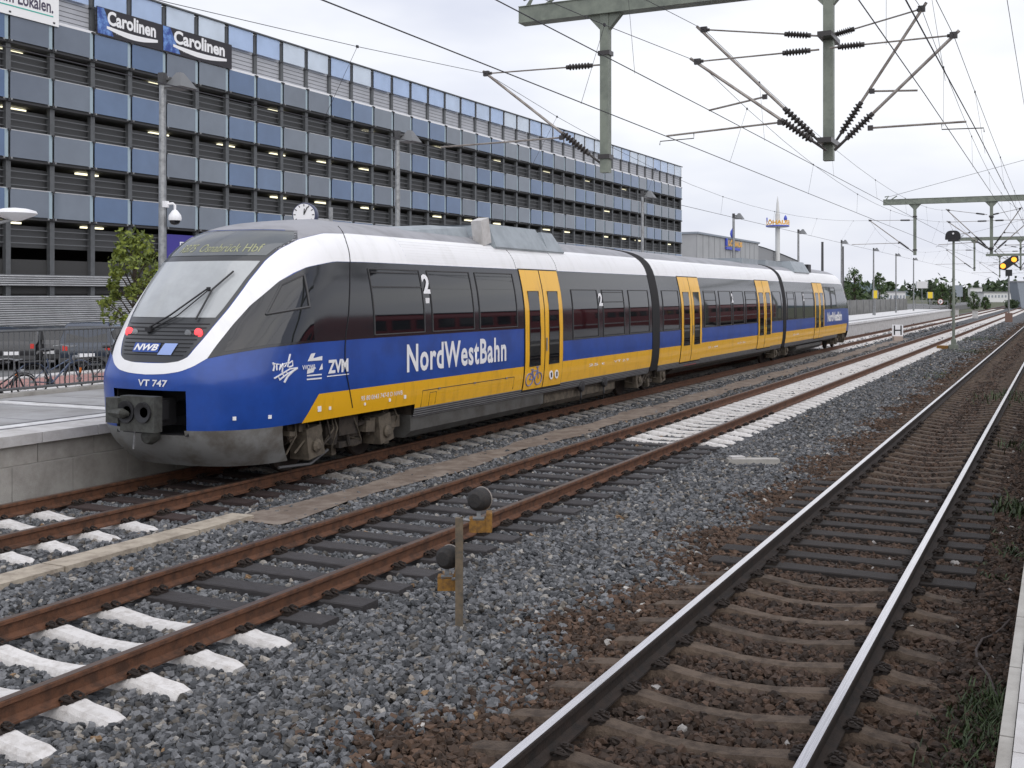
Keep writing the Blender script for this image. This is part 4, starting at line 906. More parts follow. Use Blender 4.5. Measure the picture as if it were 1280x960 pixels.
# ---------------------------------------------------------------- bicycles
def bicycle(loc, rz, label, colr, small=False):
    t = thing('bicycle', label, 'bicycle', loc, rz, 'bicycles behind the railing'); sc_ = .75 if small else 1.
    r = .335 * sc_; wb = 1.06 * sc_; mt = mat('bike_' + colr[0], colr[1], .35, .3)
    for x in (0, wb):
        b = MB(); b.tube([(x + r * math.cos(a), 0, r + r * math.sin(a)) for a in np.linspace(0, 2 * math.pi, 29)], .019, 6, caps=False)
        w_ = b.build('wheel', M['black'], t, True); s_ = MB()
        for k in range(12): a = k * math.pi / 6; s_.tube([(x, 0, r), (x + r * math.cos(a), 0, r + r * math.sin(a))], .003, 3)
        s_.tube([(x, -.05, r), (x, .05, r)], .03, 8); s_.build('spokes', M['steel'], w_)
        b = MB(); b.tube([(x + (r + .04) * math.cos(a), 0, r + (r + .04) * math.sin(a)) for a in np.linspace(.3 if x == 0 else .8, 2.6 if x == 0 else 2.9, 14)], .014, 5); b.build('mudguard', mt, t)
    bbx, bbz = .44 * sc_, .29 * sc_; sx, sz = .33 * sc_, .78 * sc_; hx, hz = .86 * sc_, .80 * sc_
    f = MB().tube([(bbx, 0, bbz), (sx, 0, sz)], .016, 6).tube([(bbx, 0, bbz), (hx, 0, hz - .12)], .02, 6).tube([(sx + .04, 0, sz - .25), (hx - .01, 0, hz - .05)], .016, 6).tube([(0, 0, r), (bbx, 0, bbz)], .013, 5).tube([(0, 0, r), (sx + .03, 0, sz - .15)], .011, 5).tube([(hx - .02, 0, hz + .02), (wb, 0, r)], .016, 6)
    f.build('frame', mt, t)
    MB().tube([(sx, 0, sz), (sx - .03, 0, sz + .13)], .013, 6).build('seat_post', M['steel'], t)
    MB().lathe([(0, -.02), (.09, -.01), (.11, .02), (.06, .05), (0, .055)], (sx - .04, 0, sz + .15), 10).box((sx + .08, 0, sz + .17), (.16, .06, .04)).build('saddle', M['black'], t, True)
    MB().tube([(hx - .03, 0, hz + .02), (hx - .05, 0, hz + .20)], .013, 6).tube([(hx - .20, -.29, hz + .20), (hx - .03, -.24, hz + .22), (hx - .02, 0, hz + .2), (hx - .03, .24, hz + .22), (hx - .20, .29, hz + .20)], .013, 6).build('handlebar', M['steel'], t)
    MB().lathe([(0, 0), (.085, 0), (.09, .01), (.085, .02), (0, .02)], (bbx, .06, bbz), 14, 'Y').tube([(bbx, -.05, bbz), (bbx + .1, -.09, bbz - .13)], .011, 5).tube([(bbx, .08, bbz), (bbx - .1, .11, bbz + .13)], .011, 5).build('crank', M['darkgrey'], t)
    MB().lathe([(0, -.03), (.05, -.02), (.05, .05), (0, .06)], (hx + .09, 0, hz - .03), 10, 'X').build('head_lamp', M['steel'], t); MB().b2((-.34 * sc_, -.03, r + .1), (-.31 * sc_, .03, r + .2)).build('rear_reflector', mat('reflector_orange', (.8, .2, .02), .4), t)
    MB().b2((-.22, -.08, r * 2 + .05), (.2, .08, r * 2 + .075)).build('carrier', M['darkgrey'], t)
    return t
bx = -18.1
def bp(px): return atX(px, 460, bx).y
bicycle((bx, bp(40), .572), R(83), 'blue-grey ladies bicycle parked behind the railing, fully in view', ('slate', (.10, .13, .20)))
bicycle((bx + .1, bp(-25), .572), R(80), 'small dark bicycle beside the blue-grey bicycle, cut by the picture edge', ('dark', (.03, .03, .035)), True)
bicycle((bx - .1, bp(122), .572), R(80), 'black bicycle partly hidden by the thick fence post near the train nose', ('black', (.02, .02, .024)))

# ---------------------------------------------------------------- parked cars
def car(loc, rz, label, paint, estate=False, L=4.2):
    t = thing('parked_car', label, 'car', loc, rz, 'cars parked in front of the garage')
    # local x forward (0 = rear bumper), y across
    hood = .98; roof = 1.45 if not estate else 1.62
    pm = mat('car_' + paint[0], paint[1], .25, .3, coat=.8)
    prof = [(0.05, .30), (0.0, .55), (.04, .86), (.16, .97)] + ([(.42, roof - .1), (.75, roof)] if not estate else [(.22, roof - .15), (.45, roof)]) + [(2.0, roof + .01), (2.55, roof - .07), (3.15, .99), (3.95, .84), (4.15, .62), (4.16, .38), (4.05, .28)]
    prof = [(x * L / 4.2, z) for x, z in prof]
    P = []
    for k, (fy, sx, sz) in enumerate(((-1, .985, 0), (-.97, 1, 0), (-.8, 1, 0), (0, 1, .015), (.8, 1, 0), (.97, 1, 0), (1, .985, 0))):
        row = []
        for x, z in prof:
            tum = 1 - .17 * max(0, (z - .95)) / .5; w_ = .86 * tum * (.93 if (x < .1 or x > L - .3) else 1)
            row.append((x + (0 if sx == 1 else (.03 if x < L / 2 else -.03)), fy * w_, z + (sz if z > .9 else 0) - (.02 if abs(fy) == 1 and z > .9 else 0)))
        P.append(row)
    b = MB().grid(np.array(P)); n = len(prof); b.f += [tuple(range(n - 1, -1, -1)), tuple(range(6 * n, 7 * n))]; b.m += [0, 0]
    b.build('body', pm, t, True)
    r1 = roof
    def quad(pts, nm, m): MB().add(pts, [tuple(range(len(pts)))]).build(nm, m, t)
    gz = roof - .09
    xr = (.19, .40) if not estate else (.18, .25)
    sl = L / 4.2
    quad([(xr[0] * sl - .02, -.66, 1.0), (xr[0] * sl - .02, .66, 1.0), (xr[1] * sl - .02, .60, gz), (xr[1] * sl - .02, -.60, gz)], 'rear_window', M['tglass'])
    for s in (-1, 1):
        yy = lambda z: s * (.86 * (1 - .17 * (z - .95) / .5) + .012)
        for a, b_, c, d in ((.45, 1.35, .62, 1.33), (1.42, 2.25, 1.42, 2.2), (2.32, 2.95, 2.27, 2.45)):
            quad([(a * sl, yy(1.0), 1.0), (b_ * sl, yy(1.0), 1.0), (d * sl, yy(gz), gz), (c * sl, yy(gz), gz)][::s], 'side_window', M['tglass'])
        MB().b2((-.015, s * .66 - .075, .74), (.07, s * .66 + .075, .90)).build('tail_light', mat('car_lamp_red', (.62, .03, .02), .3, coat=.5), t)
        for x in (.72 * sl, 3.28 * sl):
            w_ = MB().lathe([(.0, -.1), (.28, -.1), (.31, -.07), (.31, .07), (.28, .1), (0, .1)], (x, s * .78, .31), 20, 'Y').build('wheel', M['rubber'], t, True)
            MB().lathe([(0, -.012), (.19, -.012), (.2, .0), (.19, .012), (0, .012)], (x, s * .885, .31), 14, 'Y').build('rim', M['steel'], w_)
    MB().b2((-.035, -.26, .52), (.02, .26, .64)).build('number_plate', M['letter'], t); MB().b2((-.05, -.8, .36), (.3, .8, .5)).build('rear_bumper', M['darkgrey'], t)
    return t
def onf(px, py): return atZ(px, py, .03)
for px, py, rz, lb, pt, es in ((14, 463, 125, 'black hatchback with red tail lamps and white number plate behind the railing', ('black', (.015, .015, .018)), 0), (58, 461, 128, 'dark saloon car half hidden between the black hatchback and the estate', ('darkgrey', (.04, .04, .045)), 0),
                           (108, 466, 133, 'dark blue estate car with tall roof behind the bicycles', ('navy', (.015, .025, .045)), 1), (158, 456, 130, 'silver blue car parked behind the thick fence post', ('silver', (.30, .36, .42)), 0), (-40, 462, 122, 'dark green car beside the black hatchback, mostly out of view', ('green', (.02, .04, .03)), 0)):
    car(onf(px, py), R(rz), lb, pt, es)

# ---------------------------------------------------------------- overhead line
PY = 23.6
def portal_near():
    t = thing('overhead_line_gantry', 'sage green overhead line gantry with hanging posts and cantilevers, over the first train car', 'gantry', (0, PY, 0), 0, 'overhead line gantries')
    m1, m2 = atY(757, 216, PY), atY(1036, 201, PY); zb = atY(757, 18, PY).z; xl = atY(652, 20, PY).x
    MB().b2((xl, -.16, zb), (5.0, .16, zb + .36)).build('beam', M['sage'], t)
    for z in (zb - .012, zb + .36): MB().b2((xl, -.19, z), (5.0, .19, z + .014)).build('beam_flange', M['sage'], t)
    MB().tube([(xl + .2, -.1, zb + .36), (xl + .35, -.1, zb + .6), (xl + .1, -.1, zb + .55)], .05, 6).tube([(xl + .5, .1, zb + .36), (xl + .9, .1, zb + .62)], .04, 6).build('beam_end_fitting', M['sage'], t)
    MB().tube([(xl + .3, 0, zb + .55), (5.0, 0, zb + 4.5)], .013, 5).build('tie_cable', M['wire'], t)
    MB().b2((4.8, -.2, .5), (5.2, .2, zb + 5)).build('column', M['sage'], t)
    for m in (m1, m2):
        MB().b2((m.x - .1, -.1, m.z), (m.x + .1, .1, zb)).build('hanging_post', M['sage'], t)
        MB().prism([(m.x - .42, -.08, zb - .01), (m.x + .42, -.08, zb - .01), (m.x + .1, -.08, zb - .36), (m.x - .1, -.08, zb - .36)], (0, .16, 0)).build('gusset', M['sage'], t)
    def P(px, py, dy): v = atY(px, py, PY + dy); return Vector((v.x, dy, v.z))
    def insul(a, b, n=7, r=.075):
        d = b - a; me = MB(); u = d.normalized(); q = u.to_track_quat('Z', 'Y').to_matrix(); L = d.length; prof = [(0, 0), (.05, 0), (.05, .06)]
        for k in range(n): z0 = .06 + (L - .12) * k / n; h = (L - .12) / n; prof += [(.035, z0 + h * .1), (r, z0 + h * .45), (r, z0 + h * .6), (.035, z0 + h * .95)]
        prof += [(.05, L - .06), (.05, L), (0, L)]
        me.lathe(prof, (0, 0, 0), 10); me.v = [tuple(q @ Vector(v) + a) for v in me.v]; return me.build('insulator', M['insul'], t, True)
    def cantilever(base_top, tip_top, base_bot, tip, reg0, reg1, dy, steady=True):
        a, b, c, d = P(*base_top, dy), P(*tip_top, dy), P(*base_bot, dy), P(*tip, dy)
        i0, i1 = a.lerp(b, .07), a.lerp(b, .29); insul(i0, i1); MB().tube([i1, b], .017, 6).tube([a, i0], .02, 6).build('top_tie', M['tubeal'], t)
        j0, j1 = c.lerp(d, .10), c.lerp(d, .32); insul(j0, j1, 8, .085); MB().tube([j1, d], .032, 8).build('cantilever_tube', M['tubeal'], t, True); MB().tube([c, j0], .03, 6).build('cantilever_joint', M['insul'], t)
        e, f = P(*reg0, dy), P(*reg1, dy); MB().tube([e, f], .021, 6).build('registration_arm', M['tubeal'], t)
        MB().box(b, (.14, .08, .12)).box(e, (.1, .07, .1)).tube([b, b.lerp(a, .05)], .035, 6).build('clamp', M['insul'], t)
        s_ = 1 if f.x > e.x else -1
        if steady: g = f.lerp(e, .25); MB().tube([g, g + Vector((0, 0, -.12)), g + Vector((s_ * .75, 0, -.14)), g + Vector((s_ * .76, 0, -.22))], .011, 5).build('steady_arm', M['insul'], t)
        return b, f
    W_ = []
    W_.append(cantilever((751, 81), (608, 92), (752, 205), (604, 89), (702, 172), (551, 184), 0, False))
    W_.append(cantilever((1024, 45), (880, 37), (1034, 186), (871, 33), (956, 121), (886, 138), .45, False))
    W_.append(cantilever((1024, 62), (872, 77), (1033, 188), (863, 73), (975, 153), (833, 170), -.45))
    W_.append(cantilever((1035, 46), (1152, 11), (1040, 184), (1158, 3), (1090, 114), (1147, 113), .45, False))
    W_.append(cantilever((1037, 60), (1192, 44), (1043, 188), (1199, 38), (1088, 160), (1208, 152), -.45))
    for m, z in ((m1, 8.05), (m1, 5.72), (m2, 7.9), (m2, 5.75)): MB().b2((m.x - .14, -.5 if m is m2 else -.13, z - .05), (m.x + .14, .5 if m is m2 else .13, z + .05)).build('post_bracket', M['insul'], t)
    return t, W_
gant, WT = portal_near()
SP = 59.0
for k, lb in ((1, 'sage green overhead line gantry over the tracks beyond the tall dark signal'), (2, 'overhead line gantry behind the yellow-lit signal, third along the line'), (3, 'smallest and most distant overhead line gantry along the line')):
    clone(gant, None, (0, PY + k * SP, 0), None, lb)
def wire(pts, r, name, lb, cat='overhead wire'):
    return tag(MB().tube(pts, r, 5).build(name, M['wire']), lb, cat, 'overhead wires')
names = ['over the train', 'over the middle track, far side', 'over the middle track, near side', 'over the bright rails, left one', 'over the bright rails, right one']
WYS = [PY + k * SP for k in range(-1, 5)]
for (cat_, con), nm in zip(WT, names):
    dy = cat_.y; zc = con.z - .06
    cw = thing('contact_wire', 'thin dark overhead line with hangers ' + nm, 'overhead line', (0, 0, 0), 0, 'overhead lines'); 
    MB().tube([(con.x + (.12 if k % 2 else 0), y + dy, zc) for k, y in enumerate(WYS)], .0095, 5).build('contact_wire', M['wire'], cw)
    pts = []
    for k, y in enumerate(WYS[:-1]):
        for u in np.linspace(0, 1, 13)[:-1]: pts.append((cat_.x + (con.x - cat_.x) * (4 * u * (1 - u)) * .9, y + dy + u * SP, cat_.z - (cat_.z - zc - .75) * 4 * u * (1 - u)))
    MB().tube(pts, .0065, 5).build('catenary_wire', M['wire'], cw)
    for j, p_ in enumerate(pts):
        if j % 12 in (0,) or p_[1] < 2 or p_[1] > 150: continue
        if j % 2: MB().tube([p_, (con.x + .05, p_[1] + .02, zc)], .0042, 4).build('hanger_wire', M['wire'], cw); MB().box(p_, (.03, .06, .05)).build('hanger_clamp', M['wire'], cw)
# feeder line high on the right and a thin line far left
for i, (x, z, lb) in enumerate(((-1.1, 9.3, 'bare feeder line high above the bright rails'), (-.3, 10.4, 'highest bare feeder line on the right side of the tracks'))):
    wire([(x, y, z - .8 * math.sin(math.pi * ((y - PY) % SP) / SP)) for y in np.arange(PY - SP, 260, SP / 8)], .008, 'feeder_wire', lb)

# ---------------------------------------------------------------- signals and small trackside things
q0 = atZ(1192, 436, -.2); t = thing('shaded_signal', 'tall slim signal post with black round-topped hood beside the bright rails', 'signal', q0)
hh = (YV - 296) / F * (-q0.x * SA + q0.y * CA) + H - q0.z; sg = Matrix.Rotation(R(-8), 3, 'Z')
MB().tube([(0, 0, 0), (0, 0, hh)], [.075, .06], 8).build('pole', M['sage'], t, True)
MB().prism([sg @ Vector((math.copysign(.38 * abs(math.cos(a)) ** .6, math.cos(a)), -.2, .46 * math.sin(a) ** .7)) + Vector((0, 0, hh - .14)) for a in np.linspace(0, math.pi, 16)], (0, .4, 0)).build('hood', M['black'], t)
MB().b2((-.26, -.22, hh - .24), (.26, .2, hh - .13)).build('lamp_housing', M['black'], t); MB().lathe([(0, 0), (.05, 0), (.05, .03), (0, .03)], (0, -.26, hh + .16), 10, 'Y').build('lens', M['letter'], t)
MB().b2((-.22, -.22, 0), (.22, .22, .22)).b2((-.12, -.12, .22), (.12, .12, .5)).build('footing', M['sage'], t); MB().b2((-.8, -.3, 0), (-.25, .3, .16)).build('junction_box', M['yellowbox'], t)
q0 = atZ(1261, 402, -.2); t = thing('light_signal', 'distant signal showing two round yellow lights on a diagonal dark plate', 'signal', q0); dp = -q0.x * SA + q0.y * CA
zz_ = lambda py: (YV - py) / F * dp + H - q0.z
MB().tube([(0, 0, 0), (0, 0, zz_(345))], .09, 8).build('pole', M['steel'], t)
MB().b2((-.32, -.2, zz_(345)), (.32, .2, zz_(337))).build('lamp_box', M['black'], t)
MB().prism([(-.95, 0, zz_(336)), (-.4, 0, zz_(338)), (.95, 0, zz_(326)), (.9, 0, zz_(320)), (.25, 0, zz_(320)), (-.95, 0, zz_(331))], (0, .3, 0)).build('backplate', M['black'], t)
M['amber'] = mat('amber_lamp', (1, .36, .03), .4, 0, emit=1.3)
for x, py in ((-.55, 332.5), (.5, 324.5)): MB().lathe([(0, -.05), (.26, -.05), (.26, .0), (0, .0)], (x, -.02, zz_(py)), 16, 'Y').build('lens', M['amber'], t)
MB().b2((-.35, -.35, -.1), (.35, .35, .9)).build('footing', mat('signal_footing', (.22, .14, .11), .9), t)
# stop board with the letter H
q0 = atZ(1107, 422, -.2); q0.x = -9.0; t = thing('stop_board', 'low white board with a black letter H beside the train track', 'sign', (q0.x, 71.5, -.2), R(24))
MB().b2((-.26, -.2, 0), (.26, .2, .28)).build('footing', mat('footing_pinkish', (.42, .34, .29), .9), t); MB().b2((-.33, -.03, .28), (.33, .03, .98)).build('board', M['letter'], t)
text('H', plane_fn((-.24, -.036, .35), (.48, 0, 0), (0, 0, .58)), 'lettering', M['black'], t, .0)
# small post with two black drums on yellow boxes
q0 = atZ(574, 782, -.2); dp = -q0.x * SA + q0.y * CA; pm = dp / F
rt = Vector((CA, SA, 0)); fwd = Vector((-SA, CA, 0)); th = Matrix.Rotation(ANG, 3, 'Z')
t = thing('trackside_lamp_post', 'short rusty steel post with two black drum lamps on yellow boxes between the tracks', 'lamp post', q0)
MB().box((0, 0, .46), (.065, .05, .92), th).box(tuple(th @ Vector((.022, .02, .46))), (.02, .06, .92), th).build('post', mat('post_rust', (.17, .13, .085), .8, 0, c2=(.10, .085, .065), vscale=12), t)
for px, py, bw in ((598, 627, 29), (558, 701, 28)):
    off = rt * ((px - 574) * pm) + Vector((0, 0, (782 - py) * pm)) + fwd * (.10 if px > 574 else .12)
    r = 14.5 * pm
    dr = MB().lathe([(0, -.075), (r * .6, -.07), (r * .93, -.04), (r, .0), (r, .05), (r * .96, .06), (0, .062)], (0, 0, 0), 22, 'X')
    dr.v = [tuple(Matrix.Rotation(R(60), 3, 'Z') @ th @ Vector(v) + off) for v in dr.v]
    d_ = dr.build('drum', mat('drum_black', (.022, .021, .021), .75, 0, c2=(.035, .03, .027), vscale=40, bump=.4, bscale=120), t, True)
    rm = MB().tube([(.055, r * .99 * math.cos(a), r * .99 * math.sin(a)) for a in np.linspace(0, 2 * math.pi, 25)], .007, 5)
    rm.v = [tuple(Matrix.Rotation(R(60), 3, 'Z') @ th @ Vector(v) + off) for v in rm.v]; rm.build('drum_rim', M['tubeal'], d_)
    MB().box(off + Vector((0, 0, -r - .03)), (.035, .035, .07), th).box(off + Vector((0, 0, -r - .055)) + fwd * -.05, (.10, .02, .03), th).build('drum_bracket', M['steel'], t)
    MB().box(off + Vector((0, 0, -r - .115)) + rt * .015, (.19, .12, .12), th).box(off + Vector((0, 0, -r - .09)) + rt * .09, (.05, .16, .16), th).build('yellow_box', M['yellowbox'], t)
    MB().tube([off + Vector((0, 0, -r - .09)), Vector((0, 0, off.z - r - .05))], .014, 6).build('arm', M['steel'], t)
# loose concrete slab in the ballast
q0 = atZ(941, 576, -.16); o = thing('concrete_slab', 'loose grey concrete slab lying in the grey ballast beside the middle track', 'slab', (q0.x, q0.y, -.2), R(27))
MB().box((0, 0, .02), (.88, .22, .12), taper=.97).build('slab', M['conc'], o); MB().box((-.27, .0, .10), (.24, .16, .04), Matrix.Rotation(R(12), 3, 'Z')).build('broken_piece', M['conclt'], o)
# loose cable by the platform edge
cpx = [(1246, 872), (1236, 848), (1222, 825), (1220, 812), (1228, 802), (1240, 793), (1252, 784), (1262, 778)]
tag(MB().tube([atZ(a, b, -.19) + Vector((0, 0, .02 * math.sin(i * 2))) for i, (a, b) in enumerate(cpx)], .011, 6).build('loose_cable', mat('cable_brown', (.06, .045, .04), .7)), 'brown loose cable snaking over dark ballast by the platform edge', 'cable')
# little trackside posts far off
for px, py, lb, cc in ((1219, 392, 'small white cabinet between the tracks by the far platform end', 'cabinet'), (1195, 390, 'white marker post at the end ramp of the far platform', 'marker post')):
    q0 = atZ(px, py + 6, -.2); t = thing('trackside_cabinet', lb, cc, (q0.x, q0.y, -.2)); MB().b2((-.3, -.2, 0), (.3, .2, .9)).build('box', M['conclt'], t); MB().b2((-.36, -.26, .9), (.36, .26, 1.0)).build('lid', M['conc'], t)

# ---------------------------------------------------------------- vegetation
def leaf_mat(name, a, b):
    m = bpy.data.materials.new(name); m.use_nodes = True; n = m.node_tree.nodes; l = m.node_tree.links; p_ = n['Principled BSDF']; p_.inputs['Roughness'].default_value = .6
    g = n.new('ShaderNodeNewGeometry'); r = n.new('ShaderNodeValToRGB'); r.color_ramp.elements[0].color = (*a, 1); r.color_ramp.elements[1].color = (*b, 1)
    l.new(g.outputs['Random Per Island'], r.inputs[0]); l.new(r.outputs[0], p_.inputs['Base Color']); p_.inputs['Transmission Weight'].default_value = 0
    return m
M['leafA'] = leaf_mat('leaves_yellow_green', (.06, .085, .014), (.22, .27, .04)); M['leafB'] = leaf_mat('leaves_green', (.025, .05, .014), (.085, .14, .035)); M['leafC'] = leaf_mat('leaves_dark', (.018, .035, .012), (.06, .095, .03))
M['bark'] = mat('bark', (.07, .055, .04), .9, 0, c2=(.04, .032, .025), vscale=12)
M['weed'] = leaf_mat('weed_leaves', (.018, .032, .010), (.055, .085, .026))
def leaf_cloud(cents, rads, n, ls, r_):
    cents = np.array(cents); k = r_.integers(0, len(cents), n); d = r_.normal(0, 1, (n, 3)); d /= np.linalg.norm(d, axis=1)[:, None]
    c = cents[k] + d * (np.array(rads)[k] * r_.uniform(.35, 1.05, n))[:, None]
    a = r_.normal(0, 1, (n, 3)); a /= np.linalg.norm(a, axis=1)[:, None]; b = np.cross(a, r_.normal(0, 1, (n, 3))); b /= np.linalg.norm(b, axis=1)[:, None]
    s = ls * r_.uniform(.6, 1.4, n)[:, None]; a *= s; b *= s * .55
    V = np.stack([c - a, c + b, c + a, c - b], 1).reshape(-1, 3)
    return V, n
def leaf_obj(V, n, name, m, par):
    me = bpy.data.meshes.new(name); me.vertices.add(n * 4); me.vertices.foreach_set('co', V.astype(np.float32).ravel()); me.loops.add(n * 4); me.polygons.add(n)
    me.loops.foreach_set('vertex_index', np.arange(n * 4, dtype=np.int32)); me.polygons.foreach_set('loop_start', np.arange(0, n * 4, 4, dtype=np.int32)); me.update(calc_edges=True); me.materials.append(m)
    return obj(name, me, par)
def tree(loc, h, w_, trunk, label, lm, seed, n=2600, ls=.09, cat='tree', group=None, shape=1.0):
    r_ = np.random.default_rng(seed); t = thing('leafy_tree' if cat == 'tree' else 'shrub', label, cat, loc, 0, group)
    b = MB(); b.tube([(0, 0, -.1), (.04 * w_, 0, trunk), (0, .03 * w_, h * .6), (.02, 0, h * .92)], [.05 * w_, .04 * w_, .022 * w_, .006 * w_], 7); cents, rads = [], []
    m = 26
    for k in range(m):
        u = (k + .5) / m; z = trunk * .85 + (h - trunk * .85) * u; rad = w_ * .5 * math.sin(math.pi * (.12 + .84 * u ** .8)) ** .8 * shape; an = k * 2.4 + r_.uniform(-.4, .4); rr = rad * r_.uniform(.45, .85)
        c = (rr * math.cos(an), rr * math.sin(an), z); cents.append(c); rads.append(w_ * r_.uniform(.08, .20))
        b.tube([(0, 0, max(trunk * .6, z - w_ * .35)), (c[0] * .6, c[1] * .6, z - w_ * .1), c], [.014 * w_, .009 * w_, .004 * w_], 4)
    b.build('trunk', M['bark'], t); V, nn = leaf_cloud(cents, rads, n, ls, r_); leaf_obj(V, nn, 'crown', lm, t); return t
q0 = atX(168, 400, -23.5)
tree((q0.x, q0.y, .02), 4.25, 2.0, 1.9, 'young yellow-green tree standing between the parked cars and the train nose', M['leafA'], 5, 2700, .07)
def far_tree(px, X, ptop, pw, lb, lm, seed, cat='tree', group=None, trunk=.25, base=None):
    v = atX(px, ptop, X); d = -v.x * SA + v.y * CA; base = PH - .2 if base is None else base; h = v.z - base; w_ = pw / F * d
    tree((v.x, v.y, base), h, w_, h * trunk, lb, lm, seed, 2200, max(.09, w_ * .035), cat, group)
far_tree(1068, -21, 338, 34, 'bushy green tree behind the end of the train', M['leafB'], 11, trunk=.12)
far_tree(1099, -21.5, 341, 22, 'slim green tree beside the yellow board, next to a lamp post', M['leafB'], 12, trunk=.12)
shr = [(1164, -24, 352, 16, 'dark green conifer-shaped tree beside the white sign'), (1178, -20, 356, 26, 'round bush left of the grey board'), (1188, -17, 358, 18, 'bush in front of the grey board'), (1217, -14, 366, 20, 'wide bush between the grey board and the long white hall'), (1205, -26, 362, 14, 'distant tree beside the pale block of flats'), (1232, -12, 372, 14, 'low bush in front of the long white hall'), (1265, -9, 376, 22, 'low scrub under the yellow-lit signal')]
for i, (px, X, pt, pw, lb) in enumerate(shr): far_tree(px, X, pt, pw, lb, (M['leafC'], M['leafB'])[i % 2], 20 + i, 'shrub' if 'bush' in lb or 'scrub' in lb else 'tree', 'bushes beyond the far platform', .1, 0)
# a far-off wood along the horizon
r_ = np.random.default_rng(77); cents = []; rads = []
for k in range(240): x = r_.uniform(-420, 60); y = 620 + r_.uniform(-30, 60); cents.append((x, y, r_.uniform(0, 6))); rads.append(r_.uniform(4, 8))
V, nn = leaf_cloud(cents, rads, 9000, 1.6, r_); o = leaf_obj(V, nn, 'distant_wood', M['leafC'], None); stuff(o)
# weeds by the platform edge and along the brown ballast
def weeds():
    r_ = np.random.default_rng(9); vs = []; fs = []
    spots = [(atZ(px, py, -.2), sp, h, n) for px, py, sp, h, n in ((1228, 915, .26, .15, 620), (1240, 880, .2, .17, 420), (1216, 940, .2, .09, 260), (1270, 640, .3, .3, 160), (1266, 690, .25, .15, 90), (1225, 705, .18, .08, 50), (1240, 722, .15, .10, 50), (1272, 560, .5, .3, 120), (1252, 670, .2, .1, 50), (1262, 500, .9, .4, 200), (1215, 440, 1.2, .25, 220), (1180, 470, 1.0, .2, 160), (1228, 425, 1.6, .3, 260))]
    for c, sp, h, n in spots:
        c.x = min(c.x, P2 - .12)
        for _ in range(n):
            x, y = c.x + r_.normal(0, sp * .5), c.y + r_.normal(0, sp); x = min(x, P2 - .03); hh = .7 * h * r_.uniform(.2, 1.1); a = r_.uniform(0, 6.28); w2 = (.003 + .004 * r_.random()) * (1 if c.y < 12 else 2); ln = r_.uniform(.3, 1.3) * hh
            dx, dy = math.cos(a), math.sin(a); k = len(vs)
            vs += [(x - dy * w2, y + dx * w2, -.23), (x + dy * w2, y - dx * w2, -.23), (x + dx * ln * .5 + dy * w2, y + dy * ln * .5 - dx * w2, -.23 + hh * .65), (x + dx * ln * .5 - dy * w2, y + dy * ln * .5 + dx * w2, -.23 + hh * .65), (x + dx * ln, y + dy * ln, -.23 + hh)]
            fs += [(k, k + 1, k + 2, k + 3), (k + 3, k + 2, k + 4)]
    stuff(MB().add(vs, fs).build('weeds', M['weed']))
weeds()

# ---------------------------------------------------------------- background buildings
M.update(hall=mat('hall_cladding', (.36, .365, .37), .6, .1, var=.06, vscale=.3), hallside=mat('hall_side', (.36, .365, .37), .6, .1, var=.06, vscale=.3), hallroof=mat('hall_roof', (.25, .255, .265), .7), signyel=mat('sign_orange', (.75, .38, .04), .5), signblue=mat('sign_blue', (.06, .09, .50), .5), tower=mat('tower_white', (.62, .62, .61), .6), farwhite=mat('far_white', (.66, .66, .66), .7), fargrey=mat('far_grey', (.26, .29, .33), .8))
v0, v1 = atX(871, 292, -60), atX(948, 305, -60); t = thing('exhibition_hall', 'grey flat-roofed hall with a row of bays and an orange and blue sign', 'building', (-60, v0.y, .03)); Lh = v1.y - v0.y; hz = v0.z - .03
MB().b2((-45, 0, hz * .50), (0, Lh, hz)).build('upper_wall', M['hall'], t)
for k in range(12): MB().b2((0, k * Lh / 12 - .06, hz * .52), (.06, k * Lh / 12 + .06, hz)).build('cladding_joint', M['hallroof'], t)
MB().b2((-45.2, -.3, hz), (.3, Lh + .3, hz + .35)).build('roof_edge', M['fargrey'], t); MB().b2((-44, .5, 0), (-3, Lh - .5, hz * .5)).build('lower_wall', M['gwall'], t); MB().b2((-1, -.2, hz * .50), (1.2, Lh + .2, hz * .545)).build('canopy', M['conclt'], t)
for k in range(8):
    y = Lh * (k + .25) / 8; MB().lathe([(1.9, 0), (1.9, hz * .5)], (-1.9, y + 1.2, 0), 12).build('bay_window', M['farwhite'], t, True); MB().b2((-2, y + 3.4, 0), (-.1, y + 3.9, hz * .5)).build('pier', M['fargrey'], t)
sy0, sy1 = atX(906, 300, -60).y - v0.y, atX(922, 300, -60).y - v0.y; zc_ = lambda px, py: atX(px, py, -60).z - .03
MB().b2((.1, sy0, zc_(913, 308)), (.4, sy0 + .8, zc_(913, 299))).build('sign_bar', M['signblue'], t)
text('LÖHAUS', plane_fn((.5, sy0 + .9, zc_(914, 308)), (0, sy1 - sy0 + 1, 0), (0, 0, zc_(914, 300) - zc_(914, 308))), 'lettering', M['signyel'], t, .05)
MB().b2((.1, sy0, zc_(914, 312.5)), (.4, sy1 + .5, zc_(914, 309.5))).build('sign_board', M['signblue'], t)
MB().lathe([(0, 0), (.35, .3), (.5, .9), (.4, 1.5), (0, 2.1)], (.4, sy0 + 4.2, zc_(912, 298)), 10).build('emblem', M['signblue'], t, True)
MB().b2((-20, -16, 0), (-6, -1, hz * .62)).build('entrance_block', M['farwhite'], t); MB().add([(-5.9, -5, hz * .46), (-5.9, -1.1, hz * .62), (-5.9, -1.1, hz * .46)], [(0, 2, 1)]).build('red_panel', M['red'], t)
